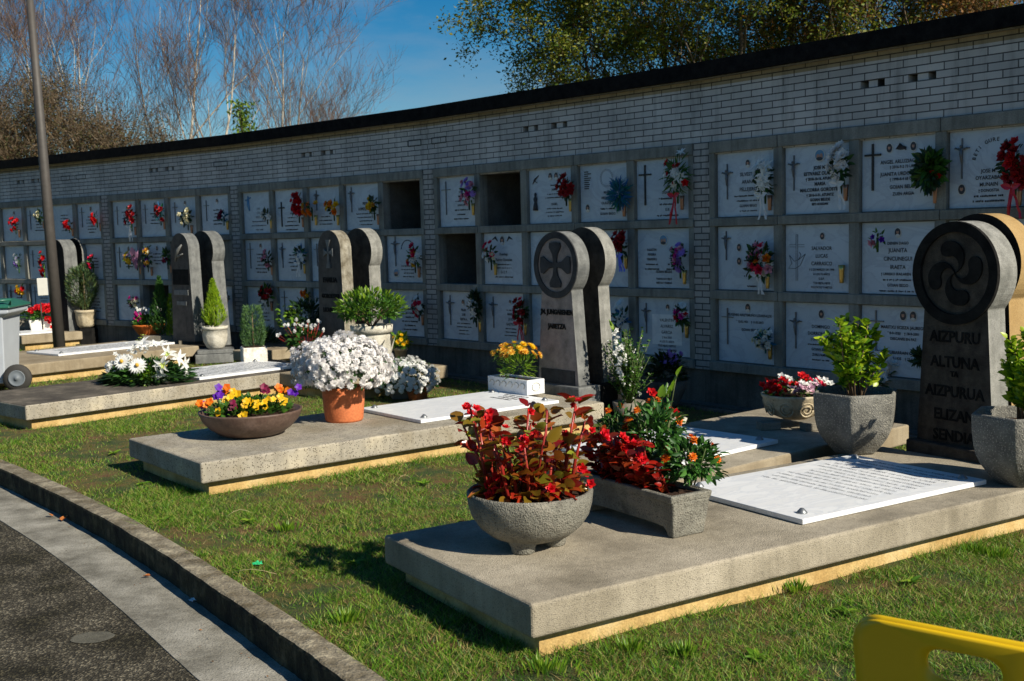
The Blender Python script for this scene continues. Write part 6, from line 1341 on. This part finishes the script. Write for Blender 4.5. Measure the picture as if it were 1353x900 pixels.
x=np.concatenate(xs);y=np.concatenate(ys);s=np.concatenate(sc_); n=len(x)
d=vnoise(x,y,1.6,3)*.6+vnoise(x,y,5.5,4)*.4
d2=vnoise(x,y,14,12); hgt=(.010+.020*np.clip(d*1.3-.2,0,1)*RNG.uniform(.5,1.3,n))*(.6+.9*d2)*np.where(s>1.3,1.2,1.0)
# taller uncut tufts against the plinths
near=inside_fp(x,y,-.10)&~inside_fp(x,y,-.0); hgt=np.where(near&(vnoise(x,y,4,9)>.4),hgt*1.35,hgt)
def blades(x,y,h,w,lean,name,mats,mi=None):
    n=len(x); a=RNG.uniform(0,6.283,n); L_x=RNG.normal(0,lean,n)*h; L_y=RNG.normal(0,lean,n)*h; dx=np.cos(a)*w; dy=np.sin(a)*w; z0=np.full(n,GZ-.012)
    V=np.stack([np.stack([x-dx,y-dy,z0],1),np.stack([x+dx,y+dy,z0],1),np.stack([x+L_x,y+L_y,z0+.012+h],1)],1).reshape(-1,3); F=np.arange(3*n).reshape(n,3); g=MB()
    g.add(V,F,0); o=g.build(name,mats); return o
M['grass_blade']=leafmat('grass_blade',[(.025,.09,.004),(.08,.23,.007),(.20,.38,.018),(.34,.34,.08),(.11,.26,.009),(.045,.14,.006),(.012,.04,.003)],.5,.35)
M['straw']=plain('straw',(.55,.44,.26),.8)
M['grass_dry']=leafmat('grass_dry',[(.30,.20,.07),(.42,.33,.14),(.20,.11,.04)],.8,.2)
go=blades(x,y,hgt*RNG.uniform(.5,1.5,n),.0027*s,1.35,'grass','grass_blade'); tag(go,'short patchy green lawn grass between the graves','grass',kind='stuff')
q=RNG.random(n)<.24; go2=blades(x[q]+RNG.normal(0,.03,q.sum()),y[q]+RNG.normal(0,.03,q.sum()),hgt[q]*.7,.0026*s[q],2.6,'dry_grass','grass_dry'); tag(go2,'straw coloured dead grass blades lying in the lawn','dry grass',kind='stuff')
# weeds: broad leaved rosettes and bright tufts
cl=[]; 
for px,py,k_ in ((458,820,0),(1052,780,0),(1205,770,1),(830,860,0),(1290,730,0),(720,885,0),(560,640,1),(330,690,1),(218,688,1),(190,640,1),(905,865,0),(1120,810,1),(470,745,1),(1320,735,0),(640,705,1),(150,600,1),(380,700,0),(1000,870,1)):
    cl.append((at(px,py,GZ),k_))
g=MB()
for p,k_ in cl:
    if k_==0:
        n_=150; a=RNG.uniform(0,6.28,n_); r_=np.abs(RNG.normal(0,.045,n_)); g.scatter(T['needle'],scl(alongR(np.stack([np.cos(a)*.4,np.sin(a)*.4,np.ones(n_)],1)),RNG.uniform(.02,.075,n_)),np.stack([p[0]+r_*np.cos(a),p[1]+r_*np.sin(a),np.full(n_,GZ-.005)],1))
    else:
        n_=12; a=np.linspace(0,6.28,n_)+RNG.normal(0,.2,n_); g.scatter(T['leaf'],scl(alongR(np.stack([np.cos(a),np.sin(a),RNG.uniform(.2,.7,n_)],1),None,.2),RNG.uniform(.04,.075,n_)),np.tile([p[0],p[1],GZ+.002],(n_,1)))
o=g.build('weeds','leafbright'); tag(o,'scattered broad leaved weeds and bright tufts in the lawn','weeds',kind='stuff')
g=MB()
for i in range(24):
    y_=RNG.uniform(4.0,11); x_=RNG.uniform(-.5,.45)*y_
    if not poly_inside(np.array([x_]),np.array([y_]),LPOLY)[0] or inside_fp(np.array([x_]),np.array([y_]),-.25)[0]: continue
    a=RNG.uniform(0,6.28); l_=RNG.uniform(.08,.28); cu=RNG.normal(0,.25); P_=[(x_+l_*t_*math.cos(a+cu*t_),y_+l_*t_*math.sin(a+cu*t_),GZ+.022+.03*math.sin(3.14*t_)) for t_ in (0,.25,.5,.75,1)]
    g.tube(P_,[.0010,.0012,.0011,.0009,.0007],4)
tag(g.build('dry_stalks','straw'),'long pale straw stalks lying on the lawn','dry stalks',kind='stuff')
# ------------------------------------------------------------------ trees behind the wall
def branchset(base, h, spread, rng, levels=4, n0=7, lean=(0,0), trunk_r=.16, upright=.7, splits=(7,6,5,4)):
    segs=[[] for _ in range(levels+1)]
    def curve(p,d,L,r0,r1,k,wob):
        P_=[p]; dd=d/np.linalg.norm(d)
        for i in range(k):
            dd=dd+rng.normal(0,wob,3); dd[2]+=.05; dd/=np.linalg.norm(dd); P_.append(P_[-1]+dd*L/k)
        return P_,list(np.linspace(r0,r1,k+1)),dd
    d0=np.array([lean[0],lean[1],1.0]); tr=curve(np.array(base,float),d0,h,trunk_r,trunk_r*.12,8,.05); segs[0].append((tr[0],tr[1]))
    cur=[(tr[0],tr[1],h)]
    for lv in range(1,levels+1):
        nxt=[]
        for P_,R_,L in cur:
            ns=splits[lv-1]
            for q in range(ns):
                t_=rng.uniform(.28 if lv>1 else .22,1.0); f=t_*(len(P_)-1); i=min(int(f),len(P_)-2); p=P_[i]*(1-(f-i))+P_[i+1]*(f-i); r_=R_[i]*(1-(f-i))+R_[i+1]*(f-i)
                ax=P_[i+1]-P_[i]; ax/=np.linalg.norm(ax); a=rng.uniform(0,6.28); s1=np.cross(ax,[0,0,1.0]) if abs(ax[2])<.95 else np.cross(ax,[1.0,0,0]); s1/=np.linalg.norm(s1); s2=np.cross(ax,s1); side=s1*math.cos(a)+s2*math.sin(a)
                d=ax*upright+side*spread+np.array([0,0,.25]); LL=L*rng.uniform(.38,.58)*(1.12-.45*t_ if lv==1 else 1); k_=[0,6,5,4,3,3][lv]
                c=curve(p,d,LL,max(r_*.62,.004),max(r_*.14,.003),k_,.13); segs[lv].append((c[0],c[1])); nxt.append((c[0],c[1],LL))
        cur=nxt
    return segs
def ribbons(g, segs, w, mat):
    Vs=[];Fs=[];n=0
    for P_,R_ in segs:
        P_=np.array(P_); k_=len(P_); d=np.diff(P_,axis=0); d=np.vstack([d,d[-1:]]); sd=np.cross(d,RNG.normal(size=3)); sd/=np.linalg.norm(sd,axis=1,keepdims=True)+1e-9; ww=np.linspace(w,w*.45,k_)[:,None]
        Vs.append(P_-sd*ww); Vs.append(P_+sd*ww)
        for i in range(k_-1): Fs.append((n+i,n+i+1,n+k_+i+1,n+k_+i))
        n+=2*k_
    if Vs: g.add(np.concatenate(Vs),np.array(Fs),mat)
def tree(name,label,cat,xy,h,mats,spread=.75,levels=4,leaf=None,nleaf=0,lsize=.11,lean=(0,0),trunk_r=.16,splits=(8,6,5,4),upright=.8,group=None,seed=0,tw=.008,z0=-.3,lspread=.16):
    rng=np.random.default_rng(seed+100); root=thing(name,label,cat,(xy[0],xy[1],z0),0,group); S=branchset((0,0,0),h,spread,rng,levels,lean=lean,trunk_r=trunk_r,splits=splits,upright=upright)
    g=MB(); 
    for P_,R_ in S[0]: g.tube(P_,R_,8)
    g.build('trunk',mats[0],root)
    g=MB()
    for P_,R_ in S[1]: g.tube(P_,R_,5,0,cap=False)
    if mats[0]!='bark_white':
        for P_,R_ in S[2]: g.tube(P_,R_,3,0,cap=False)
    g.build('limbs',mats[0],root)
    g=MB()
    if mats[0]=='bark_white':
        for P_,R_ in S[2]: g.tube(P_,[r_*.7 for r_ in R_],3,0,cap=False)
    for lv in range(3,levels+1): ribbons(g,S[lv],tw if lv==3 else tw*.75,0)
    g.build('twigs',mats[1],root)
    if leaf:
        tips=np.array([P_[-1] for lv in range(2,levels+1) for P_,R_ in S[lv]]+[P_[len(P_)//2] for P_,R_ in S[levels]]); i=rng.integers(0,len(tips),nleaf); P_=tips[i]+rng.normal(0,lspread,(nleaf,3))
        g=MB().scatter(T['small'],scl(alongR(rdir(nleaf)*np.array([1,1,.6])+np.array([0,0,-.2]),None,1.2),RNG.uniform(.6,1.4,nleaf)*lsize),P_); g.build('crown',leaf,root)
    return root
def far(px, d): r=ray(px,330); return np.array([r[0]/r[1]*d, d])
BT='bare birches behind the wall'
birch=[(-30,33,11.5,0,.0,'bare birch at the far left edge, crown cut by the picture frame'),(60,36,12.5,1,.0,'bare reddish twigged birch directly behind the lamp post'),(150,32,10.5,2,-.25,'pale trunked birch leaning left, just right of the lamp post'),(205,34,11.5,3,-.35,'white stemmed birch leaning strongly left with several pale limbs'),(236,35,13.5,4,.02,'tall straight birch in the middle of the bare group'),(262,33,11.0,5,.18,'birch with a slender stem leaning right, next to the tall straight one'),(356,36,11.5,6,.05,'forked birch with ivy on a neighbour, second from the right of the bare group'),(385,37,10.5,7,.04,'pale barked birch near the right end of the bare group'),(418,40,7.6,8,.0,'small low birch at the right end of the bare group')]
for px,d,h,sd,ln,lb in birch:
    tree('birch_tree',lb,'tree',far(px,d),h*.76,('bark_white','twig_red'),.56,4,lean=(ln,0),trunk_r=.085,splits=(9,8,8,6),upright=.9,group=BT,seed=sd,tw=.0052)
# ivy covered stump stem
iv=thing('ivy_stem','short stem covered in bright green ivy in front of the forked birch','plant',(*far(334,31),-.3),0); MB().tube([(0,0,0),(0,0,4.2),(-.2,0,5.8)],[.08,.06,.03],6).build('trunk','bark_brown',iv); n=900; t_=RNG.uniform(0,1,n); P_=np.stack([RNG.normal(0,.16,n)-.3*np.clip(t_-.5,0,1),RNG.normal(0,.16,n),4.0+t_*2.0],1); foliage(iv,'ivy',P_,rdir(n),.13,'small')
TK='brown leafed shrubs behind the wall'
for i,(px,d,h,ln,lb) in enumerate(((-20,30,6.3,0,'brown leafed bushy tree at the far left behind the wall'),(70,31,6.6,0,'dense rusty brown bushy tree behind the lamp post'),(135,30,5.7,.1,'olive brown bushy tree right of the lamp post, below the birches'),(200,29,4.9,.1,'low dark brown shrub at the foot of the leaning birch'),(20,34,7.2,0,'taller dull brown tree behind the far left bushes'))):
    tree('bushy_tree',lb,'tree',far(px,d),h*.74,('bark_brown','twig_brown'),.95,4,'thicket',15000,.060,(ln,0),.10,(15,9,8,6),.7,TK,20+i,.008,lspread=.26)
PT='leafy trees behind the wall'
for i,(px,d,h,mt,nl,lb) in enumerate(((812,27,8.2,'tree_green',38000,'green leafy tree above the wall, leftmost of the leafy group'),(905,28,10.5,'tree_autumn',42000,'second leafy tree from the left, mixed green and brown'),(985,27,10.5,'tree_green',40000,'green leafy tree above the nearest brick pillar'),(1060,29,11.0,'tree_autumn',34000,'brownish leafy tree with pale limbs showing'),(1150,27,10.5,'tree_autumn',34000,'thin crowned autumn tree left of the rightmost two trees'),(1240,25,10.0,'tree_green',38000,'green leafy tree, second from the right edge'),(1345,26,10.0,'tree_rust',36000,'rust brown tree at the right edge of the photo'))):
    tree('leafy_tree',lb,'tree',far(px,d),h*.8,('bark_brown','twig_brown'),.75,4,mt,nl,.088,(0,0),.16,(12,7,5,4),.75,PT,40+i,.008,lspread=.13)

# ------------------------------------------------------------------ camera, light, world
cam=bpy.data.cameras.new('camera'); co=bpy.data.objects.new('camera',cam); COL.objects.link(co); SC.camera=co
cam.sensor_width=36; cam.sensor_fit='HORIZONTAL'; cam.lens=36*FPX/PW; cam.clip_end=2000; cam.clip_start=.05
fwd=Vector((0,math.cos(PITCH),-math.sin(PITCH))); up=Vector((0,math.sin(PITCH),math.cos(PITCH))); rgt=fwd.cross(up)
# picture x axis = cos*right - ... : image is rolled by ROLL
r2=rgt*math.cos(ROLL)+(up)*math.sin(ROLL); u2=up*math.cos(ROLL)-rgt*math.sin(ROLL)
co.matrix_world=Matrix(((r2.x,u2.x,-fwd.x,0),(r2.y,u2.y,-fwd.y,0),(r2.z,u2.z,-fwd.z,CH),(0,0,0,1)))
cam.dof.use_dof=True; cam.dof.focus_distance=6.6; cam.dof.aperture_fstop=6.3
SUNH, SUNE = -39.5, 34.5
d=Vector((math.cos(rad(SUNH))*math.cos(rad(SUNE)),math.sin(rad(SUNH))*math.cos(rad(SUNE)),math.sin(rad(SUNE))))
sl=bpy.data.lights.new('sun','SUN'); sl.energy=5.0; sl.angle=rad(.53); sl.color=(1.0,.925,.775); so=bpy.data.objects.new('sun',sl); COL.objects.link(so); so.rotation_euler=d.to_track_quat('Z','Y').to_euler(); so.location=(5,-5,10)
w=bpy.data.worlds.new('World'); SC.world=w; w.use_nodes=True; nt=w.node_tree; bg=nt.nodes['Background']
sky=nt.nodes.new('ShaderNodeTexSky'); sky.sky_type='NISHITA'; sky.sun_disc=False; sky.sun_elevation=rad(SUNE); sky.sun_rotation=rad(90-SUNH); sky.air_density=1.0; sky.dust_density=.35; sky.ozone_density=2.5; sky.altitude=100
tc=nt.nodes.new('ShaderNodeTexCoord'); mp=nt.nodes.new('ShaderNodeMapping'); mp.inputs['Scale'].default_value=(1.2,1.2,5.0); nz=nt.nodes.new('ShaderNodeTexNoise'); nz.inputs['Scale'].default_value=2.6; nz.inputs['Detail'].default_value=7; nz.inputs['Roughness'].default_value=.62
nt.links.new(tc.outputs['Generated'],mp.inputs['Vector']); nt.links.new(mp.outputs['Vector'],nz.inputs['Vector'])
cr=nt.nodes.new('ShaderNodeMapRange'); cr.inputs['From Min'].default_value=.50; cr.inputs['From Max'].default_value=.85; cr.inputs['To Max'].default_value=.45; nt.links.new(nz.outputs['Fac'],cr.inputs['Value'])
mx=nt.nodes.new('ShaderNodeMix'); mx.data_type='RGBA'; mx.inputs[7].default_value=(5.0,5.4,6.0,1); hs=nt.nodes.new('ShaderNodeHueSaturation'); hs.inputs['Saturation'].default_value=1.62; hs.inputs['Value'].default_value=1.05; nt.links.new(sky.outputs['Color'],hs.inputs['Color']); nt.links.new(cr.outputs['Result'],mx.inputs['Factor']); nt.links.new(hs.outputs['Color'],mx.inputs[6]); nt.links.new(mx.outputs[2],bg.inputs['Color'])
bg.inputs['Strength'].default_value=.052
SC.view_settings.view_transform='Standard'; SC.view_settings.look='None'; SC.view_settings.exposure=0.50; SC.view_settings.gamma=1.0
SC.render.engine='CYCLES'; SC.cycles.max_bounces=6; SC.cycles.diffuse_bounces=3; SC.cycles.transmission_bounces=3; SC.cycles.transparent_max_bounces=4
SC.render.resolution_x=1024; SC.render.resolution_y=681
